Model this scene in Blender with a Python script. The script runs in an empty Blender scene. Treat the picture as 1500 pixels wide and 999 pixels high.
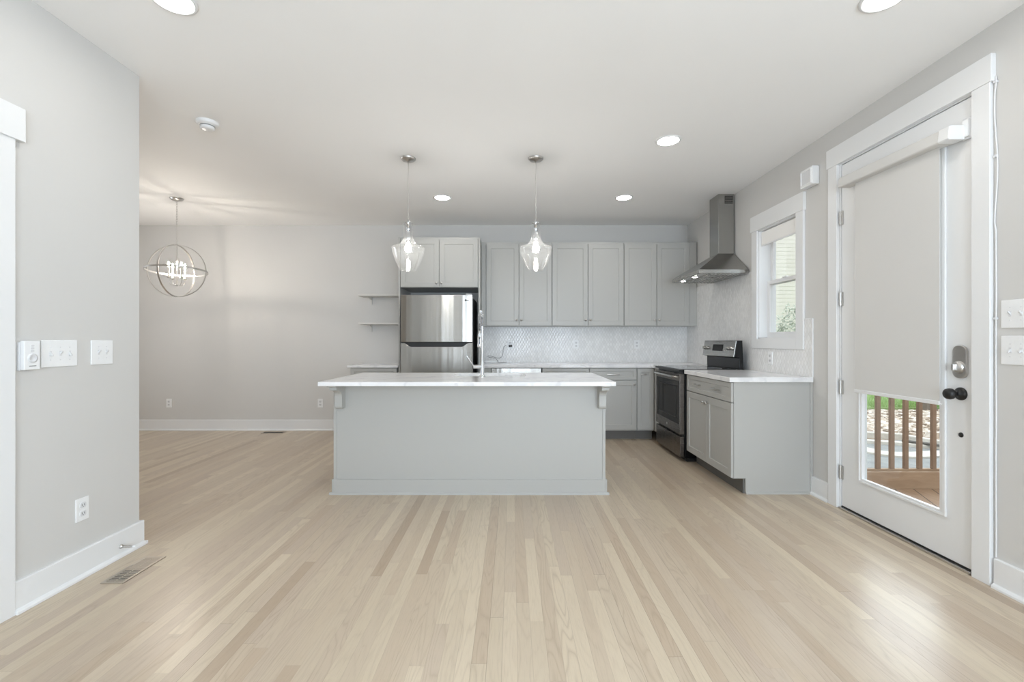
import bpy, bmesh, math, random
from mathutils import Vector, Matrix
random.seed(7)
PI = math.pi
sc = bpy.context.scene
C = sc.collection

# ------------------------------------------------------------------ camera
cam_d = bpy.data.cameras.new('camera'); cam = bpy.data.objects.new('camera', cam_d); C.objects.link(cam)
cam.location = (0, 0, 1.2); cam.rotation_euler = (PI/2, 0, 0)
cam_d.lens = 16.0; cam_d.sensor_width = 36.0; cam_d.clip_start = 0.05; cam_d.clip_end = 200
sc.camera = cam
# ------------------------------------------------------------------ colour management
sc.view_settings.view_transform = 'Standard'; sc.view_settings.look = 'None'
sc.view_settings.gamma = 1.0; sc.view_settings.use_curve_mapping = False
sc.view_settings.exposure = 0.32
sc.cycles.use_denoising = True
sc.cycles.max_bounces = 12; sc.cycles.diffuse_bounces = 8; sc.cycles.glossy_bounces = 5
sc.cycles.transparent_max_bounces = 12
sc.cycles.caustics_reflective = False; sc.cycles.caustics_refractive = False
sc.cycles.sample_clamp_indirect = 6.0
# ------------------------------------------------------------------ world
SKY = 1.15; SKY_GLOW = 5.5
w = bpy.data.worlds.new('world'); sc.world = w; w.use_nodes = True
wn = w.node_tree; bg = wn.nodes['Background']
bg.inputs[0].default_value = (0.86, 0.93, 1.0, 1)
_tc = wn.nodes.new('ShaderNodeTexCoord'); _dp = wn.nodes.new('ShaderNodeVectorMath'); _dp.operation = 'DOT_PRODUCT'
wn.links.new(_tc.outputs['Generated'], _dp.inputs[0]); _dp.inputs[1].default_value = Vector((.583, .706, .42)).normalized()
_mr = wn.nodes.new('ShaderNodeMapRange'); _mr.interpolation_type = 'SMOOTHSTEP'
_mr.inputs[1].default_value = .84; _mr.inputs[2].default_value = .98; _mr.inputs[3].default_value = SKY; _mr.inputs[4].default_value = SKY_GLOW
wn.links.new(_dp.outputs['Value'], _mr.inputs[0]); wn.links.new(_mr.outputs[0], bg.inputs[1])   # bright sky patch added so the floor by the door reflects it
# ------------------------------------------------------------------ sun
sd = bpy.data.lights.new('sun', 'SUN'); sd.energy = 1.6; sd.angle = math.radians(6); sd.color = (1, .96, .9)
so = bpy.data.objects.new('sun', sd); C.objects.link(so); so.location = (-4, -4, 9)
so.rotation_euler = Vector((0.42, 0.25, -0.9)).to_track_quat('-Z', 'Y').to_euler()
# ------------------------------------------------------------------ unseen fill lamps added behind the camera and in the dining area
REAR_W = 56.0
REAR_X = ((-1.55, .08), (0.15, .5), (1.55, .5))      # centre, half width; first is a slit added to streak the fridge reflection
for rx, rh in REAR_X:
    ld = bpy.data.lights.new('rear_fill_area', 'AREA'); ld.shape = 'RECTANGLE'; ld.size = 2*rh; ld.size_y = 1.7
    ld.energy = REAR_W*2*rh; ld.color = (0.74, 0.87, 1.0)
    lo = bpy.data.objects.new('rear_fill_area', ld); C.objects.link(lo)
    lo.location = (rx, -2.62, 1.35); lo.rotation_euler = (PI/2, 0, 0)
    lo.rotation_euler = Vector((0, 1, .25)).to_track_quat('-Z', 'Y').to_euler()
ld = bpy.data.lights.new('dining_fill_area', 'AREA'); ld.shape = 'RECTANGLE'; ld.size = 1.3; ld.size_y = 1.4  # low fill lamp added for the dining area, its window is unseen
ld.energy = 8; ld.color = (0.95, 0.97, 1.0)
lo = bpy.data.objects.new('dining_fill_area', ld); C.objects.link(lo)
lo.location = (-5.72, 4.4, 1.5); lo.rotation_euler = Vector((1, 0, 0)).to_track_quat('-Z', 'Y').to_euler()
ld = bpy.data.lights.new('side_fill_area', 'AREA'); ld.shape = 'RECTANGLE'; ld.size = 1.5; ld.size_y = 1.5  # fill lamp added behind the camera to brighten the left wall
ld.energy = 48; ld.color = (0.74, 0.87, 1.0)
lo = bpy.data.objects.new('side_fill_area', ld); C.objects.link(lo)
lo.location = (2.42, -.9, 1.55); lo.rotation_euler = Vector((-1, 0, 0)).to_track_quat('-Z', 'Y').to_euler()
DOWNLIGHT_L = 52.0; PENDANT_L = 120.0; CANDLE_L = 520.0; HOOD_L = 30.0

# ================================================================== helpers
def tag(o, label=None, cat=None, group=None, kind=None):
    if label: o['label'] = label
    if cat: o['category'] = cat
    if group: o['group'] = group
    if kind: o['kind'] = kind
    return o
def thing(name, label, cat, loc=(0, 0, 0), rotz=0, group=None, kind=None):
    o = bpy.data.objects.new(name, None); C.objects.link(o); o.empty_display_size = .1
    o.location = loc; o.rotation_euler = (0, 0, rotz)
    return tag(o, label, cat, group, kind)
def copy_tree(o, parent=None):
    c = o.copy(); C.objects.link(c)
    if parent: c.parent = parent
    for ch in list(o.children): copy_tree(ch, c)
    return c

class MB:
    def __init__(s, M=None): s.v = []; s.f = []; s.sm = []; s.M = M
    def add(s, vs, fs, smooth=False):
        n = len(s.v)
        for p in vs:
            p = Vector(p)
            s.v.append(s.M @ p if s.M else p)
        for f in fs: s.f.append([n+i for i in f]); s.sm.append(smooth)
        return s
    def box(s, x0, x1, y0, y1, z0, z1):
        x0, x1 = min(x0, x1), max(x0, x1); y0, y1 = min(y0, y1), max(y0, y1); z0, z1 = min(z0, z1), max(z0, z1)
        v = [(x0,y0,z0),(x1,y0,z0),(x1,y1,z0),(x0,y1,z0),(x0,y0,z1),(x1,y0,z1),(x1,y1,z1),(x0,y1,z1)]
        return s.add(v, [(0,3,2,1),(4,5,6,7),(0,1,5,4),(1,2,6,5),(2,3,7,6),(3,0,4,7)])
    def prism(s, poly, axis, a, b):
        """poly of 2-D points; axis 'x','y','z' is the extrusion direction from a to b"""
        def P(p, t): return {'x': (t, p[0], p[1]), 'y': (p[0], t, p[1]), 'z': (p[0], p[1], t)}[axis]
        n = len(poly)
        v = [P(p, a) for p in poly] + [P(p, b) for p in poly]
        f = [tuple(range(n))[::-1], tuple(range(n, 2*n))] + [(i, (i+1) % n, n+(i+1) % n, n+i) for i in range(n)]
        return s.add(v, f)
    def lathe(s, prof, c=(0, 0, 0), n=32, d=(0, 0, 1), cap=True):
        """prof: list of (r, h) along axis d from c"""
        q = Vector((0, 0, 1)).rotation_difference(Vector(d).normalized()); c = Vector(c)
        v = []; f = []
        for r, h in prof:
            for k in range(n):
                a = 2*PI*k/n; v.append(c + q @ Vector((r*math.cos(a), r*math.sin(a), h)))
        for i in range(len(prof)-1):
            for k in range(n):
                f.append((i*n+k, i*n+(k+1) % n, (i+1)*n+(k+1) % n, (i+1)*n+k))
        s.add(v, f, True)
        if cap:
            m = len(prof)-1
            if prof[0][0] > 1e-5: s.add(v[:n], [tuple(range(n))[::-1]])
            if prof[-1][0] > 1e-5: s.add(v[m*n:], [tuple(range(n))])
        return s
    def cyl(s, p0, p1, r, n=20, r2=None):
        p0 = Vector(p0); p1 = Vector(p1); d = p1-p0
        return s.lathe([(r, 0), (r if r2 is None else r2, d.length)], p0, n, d)
    def sphere(s, c, r, n=20, m=12, sz=1.0, d=(0,0,1)):
        return s.lathe([(max(1e-6, r*math.sin(PI*i/m)), -r*sz*math.cos(PI*i/m)) for i in range(m+1)], c, n, d, cap=False)
    def tube(s, pts, r, n=10, closed=False, flat=None):
        """sweep a circle (or a rectangle flat=(w,h)) along points"""
        pts = [Vector(p) for p in pts]; N = len(pts)
        def tan(i):
            if closed: return (pts[(i+1) % N]-pts[i-1]).normalized()
            return (pts[min(i+1, N-1)]-pts[max(i-1, 0)]).normalized()
        t = tan(0); up = Vector((0, 0, 1)) if abs(t.z) < .9 else Vector((1, 0, 0))
        nrm = (up - t*up.dot(t)).normalized(); v = []; f = []
        for i in range(N):
            t2 = tan(i); q = t.rotation_difference(t2); nrm = q @ nrm; t = t2
            nrm = (nrm - t*nrm.dot(t)).normalized(); b = t.cross(nrm)
            if flat:
                W, H = flat
                for a, c_ in ((-W, -H), (W, -H), (W, H), (-W, H)): v.append(pts[i]+nrm*a/2+b*c_/2)
            else:
                for k in range(n):
                    a = 2*PI*k/n; v.append(pts[i]+(nrm*math.cos(a)+b*math.sin(a))*r)
        m = 4 if flat else n
        for i in range(N if closed else N-1):
            j = (i+1) % N
            for k in range(m): f.append((i*m+k, i*m+(k+1) % m, j*m+(k+1) % m, j*m+k))
        s.add(v, f, not flat)
        if not closed:
            s.add(v[:m], [tuple(range(m))[::-1]]); s.add(v[-m:], [tuple(range(m))])
        return s
    def frame(s, x0, x1, z0, z1, wl, y0, y1, wr=None, wb=None, wt=None):
        """one-piece rectangular frame in the xz plane, from y0 to y1"""
        wr = wl if wr is None else wr; wb = wl if wb is None else wb; wt = wl if wt is None else wt
        o = [(x0,z0),(x1,z0),(x1,z1),(x0,z1)]; i = [(x0+wl,z0+wb),(x1-wr,z0+wb),(x1-wr,z1-wt),(x0+wl,z1-wt)]
        v = [(p[0],y0,p[1]) for p in o]+[(p[0],y0,p[1]) for p in i]+[(p[0],y1,p[1]) for p in o]+[(p[0],y1,p[1]) for p in i]
        f = []
        for k in range(4):
            j = (k+1) % 4
            f += [(k,j,4+j,4+k), (8+j,8+k,12+k,12+j), (8+k,8+j,j,k), (4+k,4+j,12+j,12+k)]
        return s.add(v, f)
    def shaker(s, x0, x1, z0, z1, st=.057, t=.019, dep=.007, y=0.0):
        """door front facing -y at y, recessed centre panel"""
        def R(i, yy): return [(x0+i,yy,z0+i),(x1-i,yy,z0+i),(x1-i,yy,z1-i),(x0+i,yy,z1-i)]
        v = R(0, y+t)+R(0, y+.0015)+R(.0015, y)+R(st, y)+R(st+.004, y+dep)
        f = [(3,2,1,0)]
        for L in range(4):
            for k in range(4):
                j = (k+1) % 4; a = L*4; b = a+4
                f.append((a+k, a+j, b+j, b+k))
        f.append((16,17,18,19))
        return s.add(v, f)
    def build(s, name, mat, parent=None, bevel=0, seg=2):
        me = bpy.data.meshes.new(name); me.from_pydata([tuple(p) for p in s.v], [], s.f); me.update()
        bm = bmesh.new(); bm.from_mesh(me); bmesh.ops.recalc_face_normals(bm, faces=bm.faces); bm.to_mesh(me); bm.free()
        me.polygons.foreach_set('use_smooth', s.sm)
        me.materials.append(mat)
        o = bpy.data.objects.new(name, me); C.objects.link(o)
        if parent: o.parent = parent
        if bevel:
            m = o.modifiers.new('bevel', 'BEVEL'); m.width = bevel; m.segments = seg; m.limit_method = 'ANGLE'; m.angle_limit = math.radians(40)
        return o

def slab_with_hole(name, mat, outer, hole, z0, z1, parent=None, bevel=0):
    bm = bmesh.new(); loops = []
    for z in (z0, z1):
        ed = []; lv = []
        for loop in (outer, hole):
            vs = [bm.verts.new((p[0], p[1], z)) for p in loop]; lv.append(vs)
            for i in range(len(vs)): ed.append(bm.edges.new((vs[i], vs[(i+1) % len(vs)])))
        bmesh.ops.triangle_fill(bm, edges=ed, use_beauty=True); loops.append(lv)
    for k in (0, 1):
        a, b = loops[0][k], loops[1][k]
        for i in range(len(a)):
            j = (i+1) % len(a); bm.faces.new((a[i], a[j], b[j], b[i]))
    bmesh.ops.recalc_face_normals(bm, faces=bm.faces)
    me = bpy.data.meshes.new(name); bm.to_mesh(me); bm.free(); me.materials.append(mat)
    o = bpy.data.objects.new(name, me); C.objects.link(o)
    if parent: o.parent = parent
    if bevel:
        m = o.modifiers.new('bevel', 'BEVEL'); m.width = bevel; m.segments = 2; m.limit_method = 'ANGLE'; m.angle_limit = math.radians(50)
    return o
def rrect(x0, x1, y0, y1, r, n=5):
    p = []
    for cx, cy, a0 in ((x1-r, y1-r, 0), (x0+r, y1-r, PI/2), (x0+r, y0+r, PI), (x1-r, y0+r, 1.5*PI)):
        for k in range(n+1):
            a = a0+PI/2*k/n; p.append((cx+r*math.cos(a), cy+r*math.sin(a)))
    return p

# ================================================================== materials
def sr(r, g, b):
    def f(c):
        c /= 255.; return c/12.92 if c <= .04045 else ((c+.055)/1.055)**2.4
    return (f(r), f(g), f(b), 1)
class NT:
    def __init__(s, name):
        s.m = bpy.data.materials.new(name); s.m.use_nodes = True; s.t = s.m.node_tree; s.b = s.t.nodes['Principled BSDF']
        s.out = s.t.nodes['Material Output']
    def n(s, typ, ins=None, **kw):
        nd = s.t.nodes.new(typ)
        for k, v in kw.items(): setattr(nd, k, v)
        for k, v in (ins or {}).items(): s.set(nd, k, v)
        return nd
    def set(s, nd, k, v):
        if isinstance(v, bpy.types.NodeSocket): s.t.links.new(v, nd.inputs[k])
        elif isinstance(v, bpy.types.Node): s.t.links.new(v.outputs[0], nd.inputs[k])
        else: nd.inputs[k].default_value = v
    def math(s, op, a, b=None, c=None):
        i = {0: a}
        if b is not None: i[1] = b
        if c is not None: i[2] = c
        return s.n('ShaderNodeMath', i, operation=op).outputs[0]
    def P(s, **kw):
        for k, v in kw.items(): s.set(s.b, k.replace('_', ' '), v)
        return s
    def coord(s): return s.n('ShaderNodeTexCoord').outputs['Object']
    def mapv(s, scale=(1,1,1), rot=(0,0,0), loc=(0,0,0), vec=None):
        return s.n('ShaderNodeMapping', {0: vec if vec is not None else s.coord(), 'Scale': scale, 'Rotation': rot, 'Location': loc}).outputs[0]
    def noise(s, vec, scale, detail=3, rough=.5, dist=0):
        return s.n('ShaderNodeTexNoise', {'Vector': vec, 'Scale': scale, 'Detail': detail, 'Roughness': rough, 'Distortion': dist}).outputs[0]
    def ramp(s, fac, stops):
        r = s.n('ShaderNodeValToRGB', {0: fac}); e = r.color_ramp.elements
        while len(e) < len(stops): e.new(.5)
        for k, (p, c) in enumerate(stops): e[k].position = p; e[k].color = c
        return r.outputs[0]
    def mix(s, fac, a, b, mode='MIX'):
        m = s.n('ShaderNodeMix', data_type='RGBA', blend_type=mode)
        s.set(m, 0, fac); s.set(m, 6, a); s.set(m, 7, b); return m.outputs[2]
    def bump(s, h, strength=.3, dist=.002):
        s.set(s.b, 'Normal', s.n('ShaderNodeBump', {'Height': h, 'Strength': strength, 'Distance': dist}).outputs[0]); return s

def paint(name, col, rough=.55, bump=.12, scale=220):
    t = NT(name); v = t.coord(); n1 = t.noise(v, 1.3, 2)
    t.P(Base_Color=t.mix(n1, tuple(c*.975 for c in col[:3])+(1,), tuple(min(1, c*1.02) for c in col[:3])+(1,)), Roughness=rough)
    if bump: t.bump(t.noise(v, scale, 2), bump, .0006)
    return t.m
def plain(name, col, rough=.4, metal=0, **kw):
    t = NT(name); n1 = t.noise(t.coord(), 35, 2)
    t.P(Base_Color=t.mix(n1, tuple(c*.96 for c in col[:3])+(1,), col), Roughness=rough, Metallic=metal)
    for k, v in kw.items(): t.set(t.b, k.replace('_', ' '), v)
    return t.m
def metal(name, col, rough=.25, axis='z', brush=True, wave=0.0):
    t = NT(name); v = t.coord()
    if brush:
        sc_ = {'z': (60, 60, 1.2), 'x': (1.2, 60, 60), 'h': (1.5, 1.5, 160)}[axis]
        n1 = t.noise(t.mapv(sc_), 6, 3)
        t.P(Roughness=t.math('MULTIPLY_ADD', n1, .12, rough-.06))
        if wave:
            n2 = t.noise(t.mapv((12.0, 0.0, .12)), 1.0, 1.5, .45)
            t.bump(t.math('MULTIPLY', n2, wave), 1.0, .02)
            tg = t.n('ShaderNodeTangent', direction_type='RADIAL', axis='Z')
            t.P(Anisotropic=.85, Anisotropic_Rotation=.25, Tangent=tg.outputs[0], Roughness=.30)
    else: t.P(Roughness=rough)
    t.P(Base_Color=col, Metallic=1.0)
    return t.m
def glass(name, tint=(.97, .985, .98, 1), gl=1.0, frost=0.0, bump=0, edge=5.0):
    t = NT(name); t.t.nodes.remove(t.b)
    tr = t.n('ShaderNodeBsdfTransparent', {0: tint}); g = t.n('ShaderNodeBsdfGlossy', {0: (1, 1, 1, 1), 'Roughness': .03})
    fr = t.n('ShaderNodeLayerWeight', {'Blend': .5}); fac = t.math('MULTIPLY', t.math('MULTIPLY_ADD', t.math('POWER', fr.outputs[1], edge), .9, .04), gl)
    if bump:
        h = t.noise(t.coord(), 60, 2)
        bn = t.n('ShaderNodeBump', {'Height': h, 'Strength': bump, 'Distance': .003}); t.set(g, 'Normal', bn.outputs[0]); t.set(fr, 'Normal', bn.outputs[0])
    mx = t.n('ShaderNodeMixShader', {0: fac, 1: tr.outputs[0], 2: g.outputs[0]})
    last = mx
    if frost:
        df = t.n('ShaderNodeBsdfTranslucent', {0: (.95, .95, .95, 1)}); d2 = t.n('ShaderNodeBsdfDiffuse', {0: (.95, .95, .95, 1)})
        ad = t.n('ShaderNodeMixShader', {0: .5, 1: df.outputs[0], 2: d2.outputs[0]})
        last = t.n('ShaderNodeMixShader', {0: frost, 1: mx.outputs[0], 2: ad.outputs[0]})
    t.t.links.new(last.outputs[0], t.out.inputs[0]); return t.m
def emit(name, col, strength):
    t = NT(name); t.P(Base_Color=(.9, .9, .9, 1), Emission_Color=col, Emission_Strength=strength); return t.m

M = {}
M['wall'] = paint('wall_paint', sr(208, 207, 205))
M['ceil'] = paint('ceiling_paint', sr(246, 246, 246), .7)
M['trim'] = paint('trim_paint', sr(230, 231, 232), .32, 0)
M['cab'] = paint('cabinet_paint', sr(181, 181, 178), .36, 0)
M['cab_white'] = paint('white_shelf_paint', sr(214, 212, 208), .4, 0)
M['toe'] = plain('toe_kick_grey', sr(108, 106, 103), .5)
M['plate'] = plain('white_plastic', sr(238, 239, 240), .3)
M['plate2'] = plain('grey_plastic', sr(220, 221, 223), .35)
M['dark'] = plain('dark_slot', sr(110, 110, 110), .5)
M['black'] = plain('black_enamel', sr(14, 14, 15), .3, 0, Specular_IOR_Level=.3)
M['blackm'] = plain('matte_black', sr(18, 18, 18), .45)
M['blackgl'] = plain('black_oven_glass', sr(24, 20, 18), .1, 0, Specular_IOR_Level=.12)
M['cooktop'] = plain('glass_cooktop', sr(30, 29, 29), .05)
M['steel'] = metal('brushed_steel_fridge', sr(166, 163, 158), .24, 'z', True, .14)
M['steel2'] = metal('brushed_steel', sr(178, 176, 172), .27, 'h')
M['hood'] = metal('brushed_steel_hood', sr(172, 171, 168), .24, 'h')
M['steelside'] = metal('steel_fridge_edge', sr(215, 215, 214), .4, 'z')
M['chrome'] = metal('chrome', sr(225, 227, 230), .06, brush=False)
M['nickel'] = metal('satin_nickel', sr(205, 203, 200), .28, brush=False)
M['range_steel'] = metal('dark_range_steel', sr(116, 110, 105), .28, 'h')
M['sink'] = metal('sink_steel', sr(185, 186, 188), .3, 'h')
M['bglass'] = glass('window_glass')
M['pglass'] = glass('pendant_glass', (.93, .935, .935, 1), .9, .024, .4, 2.4)
M['down'] = emit('downlight_diffuser', (1, .96, .90, 1), DOWNLIGHT_L)
M['bulb'] = emit('pendant_bulb', (1, .96, .9, 1), PENDANT_L)
M['candle'] = emit('candle_bulb', (1, .90, .78, 1), CANDLE_L)
M['hoodlamp'] = emit('hood_lamp', (1, .97, .93, 1), HOOD_L)
M['fabric'] = paint('shade_fabric', sr(212, 211, 209), .85, .25, 500)
M['blind'] = paint('backlit_blind_fabric', sr(244, 243, 241), .8, .2, 500)  # paler than the door shade: backlight put into the fabric colour
M['cable'] = plain('white_cable', sr(225, 225, 226), .4)
M['wire'] = plain('black_wire', sr(50, 50, 52), .4)
M['candlesleeve'] = plain('candle_sleeve', sr(240, 236, 228), .5)

def marble():
    t = NT('white_marble'); v = t.mapv((1, 1, 1), (0, 0, .6)); d = t.noise(v, 2.2, 4, .6)
    vv = t.n('ShaderNodeVectorMath', {0: v, 1: t.n('ShaderNodeCombineXYZ', {0: t.math('MULTIPLY', d, .9), 1: t.math('MULTIPLY', d, .5), 2: d}).outputs[0]}, operation='ADD').outputs[0]
    wv = t.n('ShaderNodeTexWave', {'Vector': vv, 'Scale': 1.1, 'Distortion': 6.0, 'Detail': 4.0, 'Detail Scale': 1.4, 'Detail Roughness': .62}).outputs[1]
    vein = t.ramp(wv, [(0.0, (.72, .72, .72, 1)), (.12, (.12, .12, .12, 1)), (.4, (0, 0, 0, 1))])
    cl = t.ramp(t.noise(v, 3.5, 5, .65), [(.35, (0, 0, 0, 1)), (.75, (.55, .55, .55, 1))])
    f = t.math('MINIMUM', t.math('ADD', t.math('MULTIPLY', vein, .34), t.math('MULTIPLY', cl, .45)), 1.0)
    t.P(Base_Color=t.mix(f, sr(241, 241, 242), sr(186, 188, 193)), Roughness=.13); return t.m
M['marble'] = marble()

def floor_mat():
    t = NT('oak_strip_floor'); sep = t.n('ShaderNodeSeparateXYZ', {0: t.coord()}); X, Y = sep.outputs[0], sep.outputs[1]
    W = .0572
    u = t.math('DIVIDE', t.math('ADD', X, 20.0), W); row = t.math('FLOOR', u); fu = t.math('FRACT', u)
    r1 = t.n('ShaderNodeTexWhiteNoise', {'W': row}, noise_dimensions='1D').outputs[0]
    r2 = t.n('ShaderNodeTexWhiteNoise', {'W': t.math('ADD', row, 77.3)}, noise_dimensions='1D').outputs[0]
    L = t.math('MULTIPLY_ADD', r2, 1.0, .7)
    v = t.math('DIVIDE', t.math('ADD', t.math('MULTIPLY_ADD', r1, 5.0, 20.0), Y), L); bd = t.math('FLOOR', v); fv = t.math('FRACT', v)
    idn = t.n('ShaderNodeTexWhiteNoise', {'Vector': t.n('ShaderNodeCombineXYZ', {0: row, 1: bd}).outputs[0]}, noise_dimensions='2D')
    rid = idn.outputs[0]
    # grain, stretched along the strip and shifted per board
    gv = t.n('ShaderNodeCombineXYZ', {0: t.math('ADD', X, t.math('MULTIPLY', rid, 31.0)), 1: t.math('MULTIPLY_ADD', Y, .055, t.math('MULTIPLY', rid, 17.0)), 2: t.math('MULTIPLY', rid, 9.0)}).outputs[0]
    g1 = t.noise(gv, 95, 4, .6, .4)
    cv = t.n('ShaderNodeCombineXYZ', {0: t.math('MULTIPLY', t.math('ADD', X, t.math('MULTIPLY', rid, 31.0)), 11.0), 1: t.math('MULTIPLY_ADD', Y, 1.1, t.math('MULTIPLY', rid, 57.0)), 2: t.math('MULTIPLY', rid, 9.0)}).outputs[0]
    cn = t.noise(cv, 1.0, 1.5, .5, .15)
    rings = t.math('ABSOLUTE', t.math('SINE', t.math('MULTIPLY', cn, 48.0)))
    gw = t.math('POWER', t.math('SUBTRACT', 1.0, rings), 1.8)
    amt = t.math('MULTIPLY', idn.outputs[0], 1.0)
    pores = t.noise(t.n('ShaderNodeCombineXYZ', {0: t.math('ADD', X, rid), 1: t.math('MULTIPLY', Y, .03), 2: rid}).outputs[0], 420, 2)
    base = t.ramp(rid, [(0, sr(172, 152, 130)), (.10, sr(186, 167, 145)), (.35, sr(196, 180, 158)), (.55, sr(188, 171, 152)), (.75, sr(200, 185, 162)), (.92, sr(208, 193, 170)), (1, sr(182, 164, 146))])
    c = t.mix(t.math('MULTIPLY', gw, t.math('MULTIPLY_ADD', r1, .34, .08)), base, sr(150, 130, 108))
    c = t.mix(t.math('MULTIPLY', t.math('SUBTRACT', g1, .3), .22), c, sr(214, 200, 178))
    c = t.mix(t.math('MULTIPLY', t.ramp(pores, [(.30, (1, 1, 1, 1)), (.45, (0, 0, 0, 1))]), .16), c, sr(120, 100, 80))
    blot = t.noise(t.coord(), .7, 2)
    c = t.mix(t.math('MULTIPLY', blot, .22), c, sr(190, 176, 158))
    e1 = t.math('MINIMUM', fu, t.math('SUBTRACT', 1.0, fu)); e2 = t.math('MULTIPLY', t.math('MINIMUM', fv, t.math('SUBTRACT', 1.0, fv)), t.math('DIVIDE', L, W))
    e = t.math('MINIMUM', e1, e2); gap = t.ramp(e, [(0.0, (1, 1, 1, 1)), (.022, (0, 0, 0, 1))])
    c = t.mix(t.math('MULTIPLY', gap, t.math('MULTIPLY_ADD', t.math('POWER', r2, 4.0), .75, .15)), c, sr(96, 78, 62))
    t.P(Base_Color=c, Roughness=t.math('MULTIPLY_ADD', g1, .10, .25))
    h = t.math('SUBTRACT', t.math('MULTIPLY', g1, .25), gap); t.bump(h, .25, .0012)
    return t.m
M['floor'] = floor_mat()

def tile_mat(name, axis):
    t = NT(name); sep = t.n('ShaderNodeSeparateXYZ', {0: t.coord()}); U = sep.outputs[axis]; V = sep.outputs[2]
    W, H = .038, .066
    a = t.math('ADD', t.math('DIVIDE', U, W), t.math('ADD', t.math('DIVIDE', V, H), 100.0)); b = t.math('ADD', t.math('SUBTRACT', t.math('DIVIDE', U, W), t.math('DIVIDE', V, H)), 100.0)
    def tri(x):
        f = t.math('FRACT', x); return t.math('MINIMUM', f, t.math('SUBTRACT', 1.0, f))
    d = t.math('MINIMUM', tri(a), tri(b))
    cid = t.n('ShaderNodeTexWhiteNoise', {'Vector': t.n('ShaderNodeCombineXYZ', {0: t.math('FLOOR', a), 1: t.math('FLOOR', b)}).outputs[0]}, noise_dimensions='2D').outputs[0]
    g = t.ramp(d, [(.035, (0, 0, 0, 1)), (.07, (1, 1, 1, 1))])
    tl = t.mix(cid, sr(228, 228, 228), sr(240, 240, 240))
    t.P(Base_Color=t.mix(g, sr(214, 213, 211), tl), Roughness=t.math('MULTIPLY_ADD', g, -.4, .55))
    h = t.math('ADD', t.ramp(d, [(.03, (0, 0, 0, 1)), (.16, (1, 1, 1, 1))]), t.math('MULTIPLY', cid, .8)); t.bump(h, .45, .0022)
    return t.m
M['tile_x'] = tile_mat('diamond_tile_back', 0); M['tile_y'] = tile_mat('diamond_tile_side', 1)

def wood_mat(name, c1, c2, scale=(30, 30, 2), board=None, rot=0):
    t = NT(name); v = t.mapv(scale, (0, 0, rot)); g = t.noise(v, 1.0, 4, .6, .5)
    c = t.mix(g, c1, c2)
    if board:
        sep = t.n('ShaderNodeSeparateXYZ', {0: t.mapv((1, 1, 1), (0, 0, rot))}); u = t.math('FRACT', t.math('DIVIDE', t.math('ADD', sep.outputs[0], 30.0), board))
        gp = t.ramp(u, [(0, (1, 1, 1, 1)), (.035, (1, 1, 1, 1)), (.06, (0, 0, 0, 1))]); c = t.mix(gp, c, sr(60, 48, 38))
    t.P(Base_Color=c, Roughness=.75); t.bump(g, .3, .003); return t.m
M['deck'] = wood_mat('deck_boards', sr(150, 118, 92), sr(196, 164, 134), (40, 3, 3), .14, .42)
M['rail'] = wood_mat('weathered_rail_wood', sr(112, 88, 70), sr(182, 154, 130), (14, 14, 5))
M['railb'] = wood_mat('rail_board_wood', sr(150, 120, 94), sr(200, 170, 140), (4, 22, 22))
def ground_mat(name, a, b, sc_):
    t = NT(name); n1 = t.noise(t.coord(), sc_, 5, .7); t.P(Base_Color=t.ramp(n1, [(.3, a), (.7, b)]), Roughness=.9); t.bump(n1, .6, .03); return t.m
M['soil'] = ground_mat('leafy_soil', sr(96, 80, 64), sr(190, 172, 150), 14)
M['lawn'] = ground_mat('lawn', sr(120, 150, 92), sr(168, 192, 130), 20)  # greens paled, overexposed haze put into the colour
M['blade'] = ground_mat('grass_blade', sr(128, 162, 96), sr(176, 202, 136), 6)  # blades carry the same painted haze as the lawn
def stone_mat():
    t = NT('pale_stone'); oi = t.n('ShaderNodeNewGeometry').outputs['Random Per Island']
    t.P(Base_Color=t.ramp(oi, [(0, sr(120, 104, 88)), (.25, sr(176, 160, 144)), (.6, sr(206, 194, 180)), (1, sr(226, 220, 212))]), Roughness=.85); t.bump(t.noise(t.coord(), 30, 3), .4, .01); return t.m
M['stone'] = stone_mat()
M['conc'] = ground_mat('pale_concrete', sr(190, 186, 178), sr(220, 216, 208), 5)
M['slate'] = ground_mat('blue_grey_paving', sr(126, 130, 130), sr(152, 154, 153), 5)
M['hose'] = plain('grey_corrugated_pipe', sr(112, 110, 106), .6)
M['siding'] = plain('pale_house_siding', sr(230, 223, 217), .7)
M['roofm'] = plain('grey_roof', sr(120, 118, 116), .8)
M['leaf'] = ground_mat('hazed_grey_green_leaf', sr(160, 168, 154), sr(204, 208, 196), 5)  # leaf tones lightened to stand in for overexposed haze
M['bark'] = wood_mat('bark', sr(90, 80, 70), sr(140, 130, 120))

# ================================================================== the room shell
H = 2.756; XR = 2.36; XL = -2.19; YB = 6.12; YE = 2.675; YR = -2.6; XD = -5.6
def struct(name, mb, mat, bevel=0, parent=None):
    o = mb.build(name, mat, parent, bevel)
    if not parent: tag(o, kind='structure')
    return o
struct('floor', MB().box(XD-.14, XR+.16, YR-.15, YB+.16, -.12, 0), M['floor'])
struct('ceiling', MB().box(XD-.14, XR+.16, YR-.15, YB+.16, H, H+.14), M['ceil'])
struct('wall_back', MB().box(XD-.14, XR+.16, YB, YB+.16, 0, H), M['wall'])
struct('wall_left', MB().box(XL-.12, XL, YR, YE, 0, H).box(XD, XL-.12, YE-.12, YE, 0, H), M['wall'], .002)
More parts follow.
